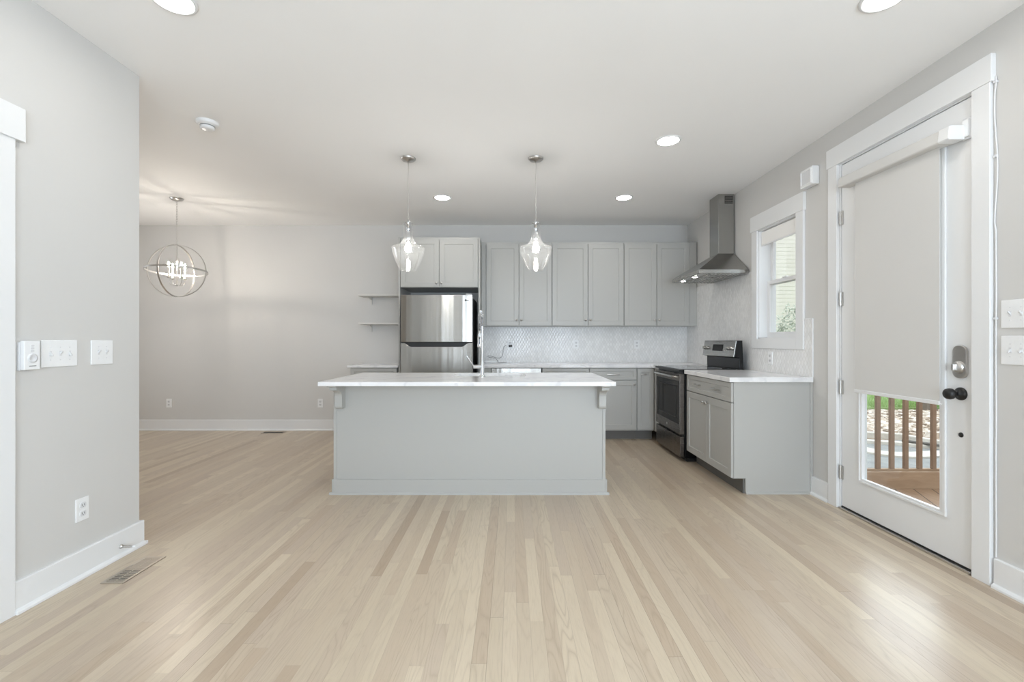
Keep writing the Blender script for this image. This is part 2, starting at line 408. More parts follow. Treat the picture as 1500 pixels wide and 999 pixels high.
# dining-room side wall with an unseen opening made for the added dining lamp
wl = MB(); wl.box(XD-.14, XD, YE-.12, 3.7, 0, H).box(XD-.14, XD, 5.1, YB, 0, H).box(XD-.14, XD, 3.7, 5.1, 0, .75).box(XD-.14, XD, 3.7, 5.1, 2.25, H)
struct('wall_dining', wl, M['wall'])
# right wall with door and window openings, plus one added for the side lamp
DY0, DY1, DZ = 2.30, 3.30, 2.475; WY0, WY1, WZ0, WZ1 = 3.757, 4.355, 1.221, 2.255
wr = MB()
for a, b, z0, z1 in ((YR, -1.65, 0, H), (-1.65, -.15, 0, .8), (-1.65, -.15, 2.3, H), (-.15, DY0, 0, H), (DY0, DY1, DZ, H), (DY1, WY0, 0, H), (WY0, WY1, 0, WZ0), (WY0, WY1, WZ1, H), (WY1, YB, 0, H)):
    wr.box(XR, XR+.16, a, b, z0, z1)
struct('wall_right', wr, M['wall'])
# rear wall (behind the camera) with three openings made for the added fill lamps
rw = MB(); xs = [XL-.12]
for rx, rh in REAR_X: xs += [rx-rh, rx+rh]
xs.append(XR+.16)
for i in range(0, len(xs), 2): rw.box(xs[i], xs[i+1], YR-.15, YR, 0, H)
for rx, rh in REAR_X: rw.box(rx-rh, rx+rh, YR-.15, YR, 0, .5).box(rx-rh, rx+rh, YR-.15, YR, 2.2, H)
struct('wall_rear', rw, M['wall'])

BH = .142
def base_profile(mb, axis, a, b, wallpos, sgn):
    """baseboard + shoe moulding along an axis; sgn = direction into the room"""
    t1, t2 = .016*sgn, .03*sgn
    pr = [(wallpos, 0), (wallpos+t2, 0), (wallpos+t2, .010), (wallpos+t2*.8, .018), (wallpos+t1, .022), (wallpos+t1, BH-.003), (wallpos+t1*.8, BH), (wallpos, BH)]
    mb.prism(pr, axis, a, b)
    return mb
b = MB(); base_profile(b, 'x', XD, -2.17, YB, -1)       # prism axis 'x': poly=(y,z)
struct('baseboard_back', b, M['trim'])
b = MB(); base_profile(b, 'y', 1.99, YE+.016, XL, 1); base_profile(b, 'x', XL-.12, XL-.0005, YE, 1); b.box(XL-.02, XL+.029, YE+.0165, YE+.029, 0, .017)
struct('baseboard_left', b, M['trim'])
b = MB(); base_profile(b, 'y', 3.378, 3.568, XR, -1); base_profile(b, 'y', YR, 2.215, XR, -1)
struct('baseboard_right', b, M['trim'])

# left cased doorway, only its trim edge is in view
t1 = thing('door_2', None, None, kind='structure')
MB().box(XL, XL+.02, 1.90, 1.99, 0, 2.082).box(XL, XL+.02, .98, 1.07, 0, 2.082).box(XL, XL+.028, .945, 2.025, 2.082, 2.228).build('casing', M['trim'], t1, .002)
MB(Matrix.Translation((XL+.006, 1.90, 0)) @ Matrix.Rotation(-PI/2, 4, 'Z') @ Matrix.Rotation(PI, 4, 'Z') @ Matrix.Translation((-.83, 0, 0))).shaker(0, .83, .01, 2.08, .11, .006).build('door_panel', M['trim'], t1)

# ------------------------------------------------------------------ exterior door (right wall)
d = thing('door_1', None, None, kind='structure')
xc = XR-.022
b = MB().box(xc, XR, 2.228, 2.318, 0, 2.469).box(xc, XR, 3.280, 3.370, 0, 2.469).box(xc-.004, XR, 2.2176, 3.382, 2.469, 2.605)
b.build('casing', M['trim'], d, .0025)
MB().box(XR, XR+.16, 2.30, 2.33, 0, 2.475).box(XR, XR+.16, 3.268, 3.30, 0, 2.475).box(XR, XR+.16, 2.33, 3.268, 2.462, 2.475).build('jamb', M['trim'], d)
MB().box(XR-.015, XR+.17, 2.33, 3.268, 0, .014).build('threshold', M['nickel'], d, .003)
MB().box(XR+.003, XR+.05, 2.335, 3.262, .0145, .0225).build('door_sweep', M['blackm'], d)
# slab with lite opening: local frame in x=world-Y reversed
TF = Matrix.Translation((XR+.004, 3.262, 0)) @ Matrix.Rotation(-PI/2, 4, 'Z')     # local x -> -Y, local y -> +X
LX0, LX1, LZ0, LZ1 = .164, .790, .243, 2.30     # lite frame outer in local coords (Y 3.098 .. 2.46)
MB(TF).frame(0, .927, .022, 2.4575, LX0+.012, 0, .044, .927-LX1+.012, LZ0+.012-.022, 2.4575-LZ1+.012).build('door_slab', M['trim'], d, .0015)
b = MB(TF).frame(LX0, LX1, LZ0, LZ1, .014, -.012, .0, .020).frame(LX0+.012, LX1-.018, LZ0+.012, LZ1-.012, .016, -.006, .018, .022)
b.build('lite_frame', M['trim'], d, .003)
MB(TF).box(LX0+.013, LX1-.019, .018, .026, LZ0+.013, LZ1-.013).build('pane', M['bglass'], d)
for z in (.26, .87, 1.50, 2.08):
    hg = MB().cyl((XR-.004, 3.266, z-.05), (XR-.004, 3.266, z+.05), .006, 12)
    for k in range(3): hg.cyl((XR-.004, 3.266, z-.047+k*.034), (XR-.004, 3.266, z-.047+k*.034+.026), .0075, 12)
    hg.box(XR-.003, XR+.004, 3.245, 3.287, z-.048, z+.048).build('hinge', M['nickel'], d)
yk = 2.395
pl = MB(); poly = rrect(yk-.039, yk+.039, 1.004, 1.177, .034, 6); pl.prism(poly, 'x', XR-.008, XR+.006)
plate = pl.build('deadbolt_plate', M['nickel'], d, .003)
MB().lathe([(.033, 0), (.033, .006), (.027, .016), (.012, .018)], (XR-.006, yk, 1.062), 28, (-1, 0, 0)).box(XR-.045, XR-.02, yk-.006, yk+.006, 1.045, 1.079).build('thumb_turn', M['nickel'], plate, .002)
MB().lathe([(.034, 0), (.034, .006), (.026, .014), (.012, .018), (.011, .036), (.020, .042), (.028, .052), (.0295, .062), (.027, .074), (.018, .082), (.0001, .084)], (XR+.004, yk, .922), 32, (-1, 0, 0)).build('door_knob', M['blackm'], d)
MB().lathe([(.013, 0), (.012, .004), (.006, .006), (.0001, .007)], (XR+.004, yk, .706), 20, (-1, 0, 0)).build('hole_cap', M['blackm'], d)
# alarm contact near the top of the door
s_ = thing('door_sensor', 'small white alarm sensor at the top latch corner of the glazed door', 'sensor', (XR, 2.352, 2.30))
MB().box(-.016, .004, -.014, .02, -.045, .045).build('sensor_body', M['plate'], s_, .003)
MB().box(-.008, .004, -.022, .026, -.056, .056).build('sensor_backplate', M['plate2'], s_, .002)

# roller shade on the door
rs = thing('roller_shade', 'long pale roller shade pulled most of the way down the glazed door', 'roller shade', (XR-.01, 2.765, 2.29))
VT = Matrix.Rotation(math.radians(1.1), 4, 'X')
MB(VT).prism([(-.085, -.028), (-.080, .03), (-.072, .036), (0, .036), (0, -.034), (-.078, -.034)], 'y', -.375, .4).build('valance', M['fabric'], rs, .003)
MB(VT).prism([(-.088, -.030), (-.083, .032), (-.074, .038), (0, .038), (0, -.036), (-.080, -.036)], 'y', -.405, -.345).build('end_cap', M['trim'], rs, .003)
fab = MB().box(-.036, -.034, -.300, .306, -1.425, .0).build('shade_fabric', M['fabric'], rs)
MB().box(-.041, -.029, -.302, .308, -1.437, -1.415).build('hem_bar', M['trim'], rs, .003)
MB().cyl((-.035, -.31, -1.43), (-.035, -.302, -1.43), .004, 8).build('hem_clip', M['plate'], rs)

# white cord down the right casing
cp = []
for k in range(60):
    z = 2.49-(2.49-.15)*k/59; wob = .010*math.sin(k*.42)*(1 if 1.75 < z < 2.45 else .12)
    cp.append((XR-.006, 2.213+wob*.7, z))
tag(MB().tube(cp, .0032, 8).build('cord', M['cable']), 'thin white cord running down the wall beside the door casing', 'cord')
cl = thing('cord_clip', 'small white clip at the casing head corner holding the thin cord', 'clip', (XR-.006, 2.2145, 2.462), group='cord clips beside the door casing')
MB().box(-.007, .006, -.008, .008, -.006, .006).build('clip_body', M['plate2'], cl, .002)
for z, lab in ((2.10, 'small white clip holding the thin cord, level with the shade valance'), (1.31, 'small white clip holding the thin cord, just above the switch plates')):
    c2 = copy_tree(cl); c2.location.z = z; c2['label'] = lab

# ------------------------------------------------------------------ kitchen window
wd = thing('window_1', None, None, kind='structure')
xf = XR-.02
MB().box(xf, XR, 3.662, 3.757, 1.131, 2.264).box(xf, XR, 4.355, 4.45, 1.131, 2.264).box(xf, XR, 3.757, 4.355, 1.131, 1.221).box(xf-.006, XR, 3.650, 4.463, 2.255, 2.402).build('casing', M['trim'], wd, .002)
MB().box(XR, XR+.16, WY0, WY0+.012, WZ0, WZ1).box(XR, XR+.16, WY1-.012, WY1, WZ0, WZ1).box(XR, XR+.16, WY0, WY1, WZ0, WZ0+.012).box(XR, XR+.16, WY0, WY1, WZ1-.012, WZ1).build('jamb', M['trim'], wd)
TW = Matrix.Translation((XR+.075, WY1-.012, 0)) @ Matrix.Rotation(-PI/2, 4, 'Z')
wW = WY1-WY0-.024
mid = 1.75
sl = MB(TW).frame(0, wW, WZ0+.012, mid+.02, .038, 0, .03, None, .05, .035).build('lower_sash', M['trim'], wd, .002)
MB(TW).box(.036, wW-.036, .012, .017, WZ0+.06, mid-.013).build('pane', M['bglass'], sl)
su = MB(TW).frame(0, wW, mid-.02, WZ1-.012, .038, .034, .062, None, .035, .04).build('upper_sash', M['trim'], wd, .002)
MB(TW).box(.036, wW-.036, .046, .051, mid+.013, WZ1-.05).build('pane', M['bglass'], su)
MB(TW).box(wW*.5-.03, wW*.5+.03, -.012, .012, mid+.018, mid+.028).build('sash_lock', M['plate'], wd, .002)
ws = thing('roller_shade', 'short white roller shade rolled up at the top of the kitchen window', 'roller shade', (XR+.035, (WY0+WY1)/2, WZ1-.035))
MB().cyl((0, -.275, 0), (0, .275, 0), .02, 24).build('roll', M['blind'], ws)
MB().box(-.022, -.020, -.272, .272, -.112, 0).build('shade_fabric', M['blind'], ws)
MB().box(-.026, -.016, -.272, .272, -.122, -.108).build('hem_bar', M['trim'], ws, .002)
MB().box(-.022, .022, -.285, -.277, -.024, .024).build('bracket', M['plate'], ws, .001)
MB().box(-.022, .022, .277, .285, -.024, .024).build('bracket', M['plate'], ws, .001)

# ------------------------------------------------------------------ tile backsplashes
tag(MB().box(-.388, XR-.001, YB-.009, YB, .916, 1.392).build('tile_backsplash', M['tile_x']), 'white diamond tile backsplash on the back wall under the upper cabinets', 'backsplash')
b = MB(); b.prism([(3.568, .916), (YB-.009, .916), (YB-.009, 1.88), (4.452, 1.88), (4.452, 1.129), (3.660, 1.129), (3.660, 1.375), (3.568, 1.375)], 'x', XR-.009, XR)
tag(b.build('tile_backsplash', M['tile_y']), 'white diamond tile backsplash on the side wall behind the range and under the window', 'backsplash')
tag(MB().box(XR-.011, XR, 3.560, 3.568, .916, 1.378).box(XR-.011, XR, 3.568, 3.66, 1.375, 1.381).build('edge_trim', M['trim'], None, .001), 'thin white edge strip at the near end of the side wall tile', 'trim strip')

# ================================================================== kitchen cabinetry
def knob(parent, x, z, y=0.0):
    return MB().lathe([(.006, 0), (.005, .012), (.008, .015), (.0135, .019), (.0145, .024), (.012, .028), (.0001, .030)], (x, y, z), 20, (0, -1, 0)).build('knob', M['nickel'], parent)
def pull(parent, x, z, L=.14, y=0.0):
    b = MB().cyl((x-L/2+.015, y, z), (x-L/2+.015, y-.026, z), .005, 12).cyl((x+L/2-.015, y, z), (x+L/2-.015, y-.026, z), .005, 12)
    b.tube([(x-L/2, y-.024, z), (x-L/2+.015, y-.027, z), (x, y-.031, z), (x+L/2-.015, y-.027, z), (x+L/2, y-.024, z)], .0055, 12)
    return b.build('handle', M['nickel'], parent)
def upper(label, x0, x1, z0, z1, depth, yf, group=None, gap=.0032):
    w_ = x1-x0; t = thing('upper_cabinet', label, 'cabinet', (x0, yf, z0), 0, group); h = z1-z0
    MB().box(0.0005, w_-.0005, .0195, depth, 0, h).build('cabinet_body', M['cab'], t, .001)
    m = w_/2
    for k in (0, 1):
        a, c_ = (gap+.002, m-gap) if k == 0 else (m+gap, w_-gap-.002)
        dr = MB().shaker(a, c_, .006, h-.030).build('door', M['cab'], t)
        knob(dr, c_-.028 if k == 0 else a+.028, .075 if h > .7 else .05)
    return t
UY = 5.77; UD = YB-UY-.002
uL = upper('grey two-door upper cabinet next to the fridge panel', -.331, .5075, 1.391, 2.459, UD, UY, 'tall upper cabinets')
upper('grey two-door upper cabinet in the middle of the back wall, the widest', .5075, 1.4205, 1.391, 2.459, UD, UY, 'tall upper cabinets')
uR = upper('grey two-door upper cabinet in the right corner beside the range hood', 1.4205, 2.252, 1.391, 2.459, UD, UY, 'tall upper cabinets')
MB().box(2.253-1.4205, XR-1.4205-.010, .02, UD, 0, 1.068).build('filler_strip', M['cab'], uR, .001)
MB().box(-.055, -.0005, .02, UD, 0, 1.068).build('filler_strip', M['cab'], uL, .001)

# fridge surround
FY = 5.51
tag(MB().box(-1.375, -1.356, FY, YB-.001, 0, 2.459).build('tall_side_panel', M['cab'], None, .001), 'tall grey side panel on the left of the steel refrigerator', 'side panel')
tpR = tag(MB().box(-.407, -.388, FY, YB-.001, 0, 2.459).build('tall_side_panel', M['cab'], None, .001), 'tall grey side panel on the right of the steel refrigerator', 'side panel')
t = upper('grey two-door cabinet mounted above the steel refrigerator', -1.3555, -.4075, 1.849, 2.459, YB-FY-.001, FY)

# refrigerator
FX0, FX1, FF = -1.29, -.46, 5.26
f = thing('refrigerator', 'stainless steel top-freezer refrigerator standing in the cabinet recess', 'refrigerator', (FX0, FF, 0))
W_ = FX1-FX0
MB().box(.006, W_-.006, .075, .80, .03, 1.715).build('fridge_body', plain('dark_grey_fridge_side', sr(72, 72, 74), .45), f, .004)
def fdoor(name, z0, z1, scoop_top):
    # door with a slightly crowned front and a scooped edge for the pocket handle
    n = 16; b = MB()
    for_ = []
    pts = [(W_*i/n, -0.016*math.sin(PI*i/n)**.8) for i in range(n+1)]
    poly = [(p[0], p[1]+.012) for p in pts]+[(W_, .07), (0, .07)]
    b.prism(poly, 'z', z0, z1); return b
b = fdoor('freezer', 1.188, 1.734, False); fz = b.build('freezer_door', M['steel'], f, .004)
b = MB(); n = 20
# lower door: top edge dips in the middle as the grip recess
def dip(u):
    return 0 if u < .06 or u > .94 else -.045*min(1, (min(u, 1-u)-.06)/.075)
poly = [(0, .06)]+[(W_, .06)]+[(W_*(1-i/40), 1.178+dip(1-i/40)) for i in range(41)]
b.prism(poly, 'y', .0, .07); fl = b.build('fridge_door', M['steel'], f, .003)
MB().box(.004, W_-.004, .012, .07, 1.10, 1.19).build('grip_recess', M['blackm'], f)
MB().box(W_-.008, W_+.001, .004, .072, 1.19, 1.733).box(W_-.008, W_+.001, .004, .072, .062, 1.176).build('door_edge_trim', M['steelside'], f, .002)
MB().box(W_-.075, W_-.01, .02, .09, 1.734, 1.748).build('hinge_cover', M['plate2'], f, .004)
MB().lathe([(.012, 0), (.012, .0015), (.0001, .0018)], (W_-.075, -.0005, 1.672), 20, (0, -1, 0)).box(W_-.062, W_-.038, -.0015, .004, 1.662, 1.668).build('maker_badge', M['dark'], fz)
MB().box(.02, W_-.02, .03, .07, .0, .058).build('kick_grille', M['blackm'], f)

# low cabinet + counter at the left of the fridge
t = thing('base_cabinet', 'low grey cabinet under the small counter left of the refrigerator', 'cabinet', (-1.96, FY+.02, 0))
MB().box(0, .565, .0, YB-FY-.022, .105, .876).box(0.0, .565, .06, YB-FY-.022, 0, .105).build('cabinet_body', M['cab'], t, .001)
dr = MB().shaker(.004, .561, .722, .872, .04, .019, .007, -.0195).build('drawer', M['cab'], t); pull(dr, .28, .80, .14, -.0195)
for k in (0, 1):
    dd = MB().shaker(.004+.28*k, .281+.28*k, .112, .716, .057, .019, .007, -.0195).build('door', M['cab'], t); knob(dd, .255 if k == 0 else .31, .66, -.0195)
tag(MB().box(-1.995, -1.3765, 5.50, YB-.001, .8775, .9035).build('countertop', M['marble'], None, .003), 'small white marble countertop between the open shelves and the refrigerator', 'countertop')

# open shelves
def shelf(z, label):
    t = thing('wall_shelf', label, 'shelf', (-1.985, YB-.255, z), 0, 'open wall shelves')
    MB().box(0, .608, 0, .2545, 0, .024).build('shelf_board', M['cab_white'], t, .0015)
    for x in (.09, .53):
        br = MB().prism([(.2535, -.001), (.14, -.001), (.14, -.012), (.235, -.030), (.2435, -.095), (.2535, -.095)], 'x', x, x+.016)
        br.build('bracket', M['cab_white'], t, .001)
    return t
shelf(1.782, 'upper of the two white wall shelves left of the refrigerator')
shelf(1.415, 'lower of the two white wall shelves left of the refrigerator')

# back-wall base run: dishwasher, two drawer cabinets, corner cabinet
BY = 5.51   # carcass front
dw = thing('dishwasher', 'stainless steel dishwasher under the back counter beside the fridge panel', 'dishwasher', (-.25, BY-.02, 0))
MB().box(.002, .604, .021, .58, .10, .876).build('dishwasher_body', M['toe'], dw)
MB().prism([(0, .115), (.02, .115), (.02, .872), (.004, .872), (-.002, .80), (-.004, .5), (-.002, .2)], 'x', .004, .602).build('dishwasher_door', M['steel'], dw, .003)
MB().box(.01, .596, .08, .5, 0, .10).build('kick_plate', M['toe'], dw)
MB().box(-.387, -.2515, BY-.02, YB-.01, .0, .876).build('filler_strip', M['cab'], tpR, .001)
def base_unit(label, x0, x1, ndoor, group, drawer=True):
    w_ = x1-x0; t = thing('base_cabinet', label, 'cabinet', (x0, BY-.02, 0), 0, group)
    MB().box(.0005, w_-.0005, .0205, YB-BY+.008, .115, .876).build('cabinet_body', M['cab'], t, .001)
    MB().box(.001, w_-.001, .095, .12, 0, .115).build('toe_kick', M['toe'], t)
    if drawer:
        dr = MB().shaker(.005, w_-.005, .730, .870, .036).build('drawer', M['cab'], t); pull(dr, w_*.5, .798, .16)
    top = .722 if drawer else .870
    if ndoor == 1:
        dd = MB().shaker(.005, w_-.005, .130, top, .057 if drawer else .045).build('door', M['cab'], t)
        if drawer: knob(dd, w_-.035, .68)
        else: pull(dd, .075, .80, .07)
    else:
        for k in (0, 1):
            dd = MB().shaker(.005+(w_/2-.004)*k, w_/2-.001+(w_/2-.004)*k, .130, top).build('door', M['cab'], t); knob(dd, w_/2-.03 if k == 0 else w_/2+.03, .67)
    return t
base_unit('grey base cabinet right of the dishwasher, mostly hidden behind the island', .362, .934, 2, 'base cabinets along the back wall')
base_unit('grey base cabinet with one drawer seen just past the island end', .934, 1.507, 1, 'base cabinets along the back wall')
bc = base_unit('narrow grey corner base cabinet with a single full-height door', 1.507, 1.716, 1, None, False)
MB(Matrix.Translation((-1.507, -(BY-.02), 0))).box(1.72, 1.74, 5.264, 5.512, .115, .876).box(1.74, 2.34, 5.264, 5.282, 0, .876).build('filler_strip', M['cab'], bc, .001)

# side cabinet right of the range (faces -X)
SX = 1.72; SY1 = 4.487; SY0 = 3.57
t = thing('base_cabinet', 'grey base cabinet with two pulls on its drawer, between the range and the entry door', 'cabinet', (SX, SY1, 0), -PI/2)
W2 = SY1-SY0
MB().box(.001, W2-.019, .0205, .630, .115, .876).build('cabinet_body', M['cab'], t, .001)
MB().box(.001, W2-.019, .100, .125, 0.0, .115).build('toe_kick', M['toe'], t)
pp = [(.0205, .1215), (.113, .1215), (.113, 0), (.617, 0), (.617, .876), (.0205, .876)]
MB().prism(pp, 'x', W2-.0185, W2).build('end_panel', M['cab'], t, .0008)
MB().box(W2-.010, W2+.006, .617, .639, .0, .876).build('scribe_strip', M['cab'], t, .001)
MB().prism([(W2, 0), (W2+.013, 0), (W2+.012, .012), (W2+.004, .019), (W2, .019)], 'y', .113, .617).build('shoe_moulding', M['cab'], t)
dr = MB().shaker(.004, W2-.004, .718, .870, .036).build('drawer', M['cab'], t)
pull(dr, W2*.30, .795, .13); pull(dr, W2*.72, .795, .13)
for k in (0, 1):
    a, c_ = (.004, W2/2-.0015) if k == 0 else (W2/2+.0015, W2-.004)
    dd = MB().shaker(a, c_, .125, .711).build('door', M['cab'], t); knob(dd, c_-.032 if k == 0 else a+.032, .655)

# countertops
tag(MB().prism([(-.387, 5.475), (1.70, 5.475), (1.70, 5.262), (XR-.01, 5.262), (XR-.01, YB-.010), (-.387, YB-.010)], 'z', .877, .916).build('countertop', M['marble'], None, .003), 'L-shaped white marble countertop along the back wall to the range', 'countertop')
tag(MB().box(1.698, XR-.0095, 3.547, 4.490, .877, .916).build('countertop', M['marble'], None, .004), 'white marble countertop under the kitchen window, near end of the side run', 'countertop')

# ------------------------------------------------------------------ range
RY0, RY1, RX, RB = 4.497, 5.255, 1.66, 2.29
r = thing('electric_range', 'stainless and black electric range with glass cooktop against the side wall', 'range', (RX, RY1, 0), -PI/2)
RW = RY1-RY0; D = RB-RX
MB().box(0, RW, .045, D, .04, .893).build('range_body', M['black'], r, .003)
MB().box(.03, RW-.03, .08, D-.05, 0, .04).build('base_plinth', M['blackm'], r)
MB().box(-.001, RW+.001, -.005, D-.05, .893, .916).build('cooktop_rim', M['black'], r, .004)
ct = MB().box(.012, RW-.012, .02, D-.07, .9165, .9195).build('cooktop_glass', M['cooktop'], r, .001)
for cx, cy, rr in ((.2, .16, .09), (.2, .40, .075), (.55, .16, .075), (.55, .40, .1)):
    b = MB(); pts = [(cx+rr*math.cos(2*PI*k/36), cy+rr*math.sin(2*PI*k/36), .9198) for k in range(36)]
    b.tube(pts, .001, 4, True, (.0006, .003)); b.build('burner_ring', M['plate2'], ct)
# oven door: steel frame around black glass
od = MB().frame(.006, RW-.006, .275, .872, .022, 0, .043, None, .095, .072).build('oven_door', M['range_steel'], r, .003)
MB().box(.027, RW-.027, .004, .012, .369, .801).build('oven_window', M['blackgl'], od)
MB().frame(.11, RW-.11, .42, .75, .010, .0025, .005).build('window_border', M['blackm'], od)
b = MB().tube([(.05, -.010, .838), (.06, -.035, .842), (.12, -.045, .843), (RW/2, -.050, .844), (RW-.12, -.045, .843), (RW-.06, -.035, .842), (RW-.05, -.010, .838)], .010, 14)
b.cyl((.052, .0, .838), (.052, -.014, .838), .012, 12).cyl((RW-.052, 0, .838), (RW-.052, -.014, .838), .012, 12).build('oven_handle', M['steel2'], od)
MB().lathe([(.013, 0), (.013, .002), (.0001, .003)], (RW/2, .0005, .322), 24, (0, -1, 0)).build('maker_badge', M['nickel'], od)
MB().box(.006, RW-.006, .002, .043, .05, .250).build('storage_drawer', M['range_steel'], r, .004)
MB().box(.01, RW-.01, .03, .045, .25, .275).build('drawer_gap', M['blackm'], r)
MB().box(.01, RW-.01, .03, .045, .872, .893).build('vent_gap', M['blackm'], r)
# backguard
bgd = MB().prism([(D-.085, .916), (D-.005, .916), (D-.015, 1.20), (D-.062, 1.205), (D-.07, 1.18), (D-.085, 1.05), (D-.033-.01, 1.03)], 'x', 0, RW)
bgd = MB().prism([(D-.04, .916), (D, .916), (D-.012, 1.205), (D-.064, 1.205), (D-.09, 1.04), (D-.04, 1.03)], 'x', 0.002, RW-.002).build('backguard', M['black'], r, .003)
TB = Matrix.Translation((0, D-.092, 1.04)) @ Matrix.Rotation(-math.atan2(.027, .163), 4, 'X')
cpn = MB(TB).box(.012, RW-.012, -.004, .004, .0, .162).build('control_panel', M['steel2'], bgd, .003)
MB(TB).box(.25, .49, -.0065, -.002, .055, .125).build('display', M['blackgl'], cpn, .001)
for x in (.055, .13, RW-.13, RW-.06):
    MB(TB).lathe([(.020, 0), (.020, .006), (.016, .010), (.015, .026), (.0001, .028)], (x, -.004, .085), 24, (0, -1, 0)).build('knob', M['steel2'], cpn)
for x in (.565, .60):
    MB(TB).lathe([(.006, 0), (.006, .004), (.0001, .005)], (x-.02, -.004, .06), 12, (0, -1, 0)).build('button', M['nickel'], cpn)

# ------------------------------------------------------------------ range hood
hX, hy0, hy1, hz = 1.854, 4.513, 5.285, 1.876
h = thing('range_hood', 'stainless steel pyramid range hood with a square chimney above the range', 'range hood', (XR, 4.9, hz))
def L3(x, y, z): return (x-XR, y-4.9, z-hz)
b = MB(); z1, z2 = hz+.034, 2.124; cx0, cy0, cy1 = 2.182, 4.814, 5.026; bk = XR-.009
v = [L3(hX, hy0, z1), L3(bk, hy0, z1), L3(bk, hy1, z1), L3(hX, hy1, z1), L3(cx0, cy0, z2), L3(bk, cy0, z2), L3(bk, cy1, z2), L3(cx0, cy1, z2)]
b.add(v, [(0,1,5,4), (1,2,6,5), (2,3,7,6), (3,0,4,7), (4,5,6,7)])
b.build('canopy', M['hood'], h)
b = MB(); o = [(hX, hy0), (bk, hy0), (bk, hy1), (hX, hy1)]
b.prism([L3(p[0], p[1], 0)[:2] for p in rrect(hX, bk, hy0, hy1, .004, 2)], 'z', 0, .034)
b.build('canopy_lip', M['steel2'], h)
MB().box(hX-XR+.012, bk-XR-.02, hy0-4.9+.02, hy1-4.9-.02, -.003, .001).build('underside', M['hood'], h)
for ya, yb in ((4.54, 4.90), (4.905, 5.26)):
    fl_ = MB().box(1.98-XR, 2.33-XR, ya-4.9, yb-4.9, -.010, -.002); fo = fl_.build('grease_filter', M['steel2'], h, .002)
    for k in range(9): MB().box(1.99-XR+k*.037, 1.99-XR+k*.037+.016, ya-4.9+.01, yb-4.9-.01, -.014, -.009).build('filter_slat', M['hood'], fo)
for y_ in (4.764, 5.087):
    lp = MB().lathe([(.034, 0), (.034, .006), (.028, .008)], (1.915-XR, y_-4.9, -.001), 24, (0, 0, -1)).build('lamp_ring', M['chrome'], h)
    MB().lathe([(.026, 0), (.026, .002), (.0001, .004)], (1.915-XR, y_-4.9, -.0075), 24, (0, 0, -1)).build('lamp_lens', M['hoodlamp'], lp)
MB().box(cx0-XR, bk-XR, cy0-4.9, cy1-4.9, z2-hz, H-hz-.001).build('chimney', M['hood'], h, .002)
gv_ = MB().box(2.25-XR, 2.335-XR, cy0-4.9-.002, cy0-4.9+.002, 2.655-hz, 2.735-hz).build('vent_grille', M['blackm'], h)
for k in range(6): MB().box(2.252-XR, 2.333-XR, cy0-4.9-.004, cy0-4.9-.001, 2.662-hz+k*.012, 2.666-hz+k*.012).build('vent_slat', M['steel2'], gv_)

# ------------------------------------------------------------------ island
IX0, IX1, IYF, IYB = -1.397, .732, 3.57, 4.27
isl = thing('kitchen_island', 'long light grey kitchen island in the middle of the room', 'kitchen island', (-.3325, 3.9, 0))
def LI(x): return x+.3325
def LY(y): return y-3.9
MB().box(LI(IX0)+.004, LI(IX1)-.004, LY(IYF), LY(IYB), 0, .8715).build('island_body', M['cab'], isl, .001)
for xa in (IX0, IX1-.022):
    MB().box(LI(xa), LI(xa)+.022, LY(IYF)-.006, LY(IYF)+.03, .117, .8715).build('corner_board', M['cab'], isl, .001)
for sx, x0 in ((-1, IX0), (1, IX1)):
    a, b_ = (x0-.0, x0-.012) if sx < 0 else (x0, x0+.012)
    MB().box(LI(min(a, b_)), LI(max(a, b_)), LY(IYF)-.012, LY(IYB), 0, .117).build('skirting', M['cab'], isl, .0015)
MB().box(LI(IX0), LI(IX1), LY(IYF)-.013, LY(IYF), 0, .117).build('skirting', M['cab'], isl, .0015)
b = MB(); b.prism([(LY(IYF)-.025, 0), (LY(IYF)-.024, .010), (LY(IYF)-.016, .018), (LY(IYF)-.0125, .018), (LY(IYF)-.0125, 0)], 'x', LI(IX0)-.03, LI(IX1)+.026)
b.build('shoe_moulding', M['cab'], isl)
prof = [(0, -.194), (-.055, -.194), (-.068, -.186), (-.072, -.172), (-.072, -.095)]
for k in range(7):
    a = PI/2*k/6; prof.append((-.072-.085*(1-math.cos(a)), -.095+.05*math.sin(a)))
prof += [(-.165, -.043), (-.180, -.040), (-.180, -.018), (-.205, -.014), (-.205, 0), (0, 0)]
for xa in (-1.362, .670):
    cb = MB().prism([(LY(IYF)+p[0], .8715+p[1]) for p in prof], 'x', LI(xa), LI(xa)+.055)
    cb = cb.build('corbel', M['cab'], isl, .002)
    MB().box(LI(xa)-.006, LI(xa)+.061, LY(IYF)-.212, LY(IYF), .858, .8713).build('corbel_cap', M['cab'], cb, .002)
SKX0, SKX1, SKY0, SKY1 = -.515, .118, 3.845, 4.19
slab_with_hole('countertop', M['marble'], [(-1.410, 3.302), (.755, 3.302), (.755, 4.295), (-1.410, 4.295)], rrect(SKX0, SKX1, SKY0, SKY1, .05), .872, .902, None, .003)
for o_ in C.objects:
    if o_.type == 'MESH' and o_.name.startswith('countertop') and 'label' not in o_: tag(o_, 'large white marble island countertop with a sink cutout', 'countertop')
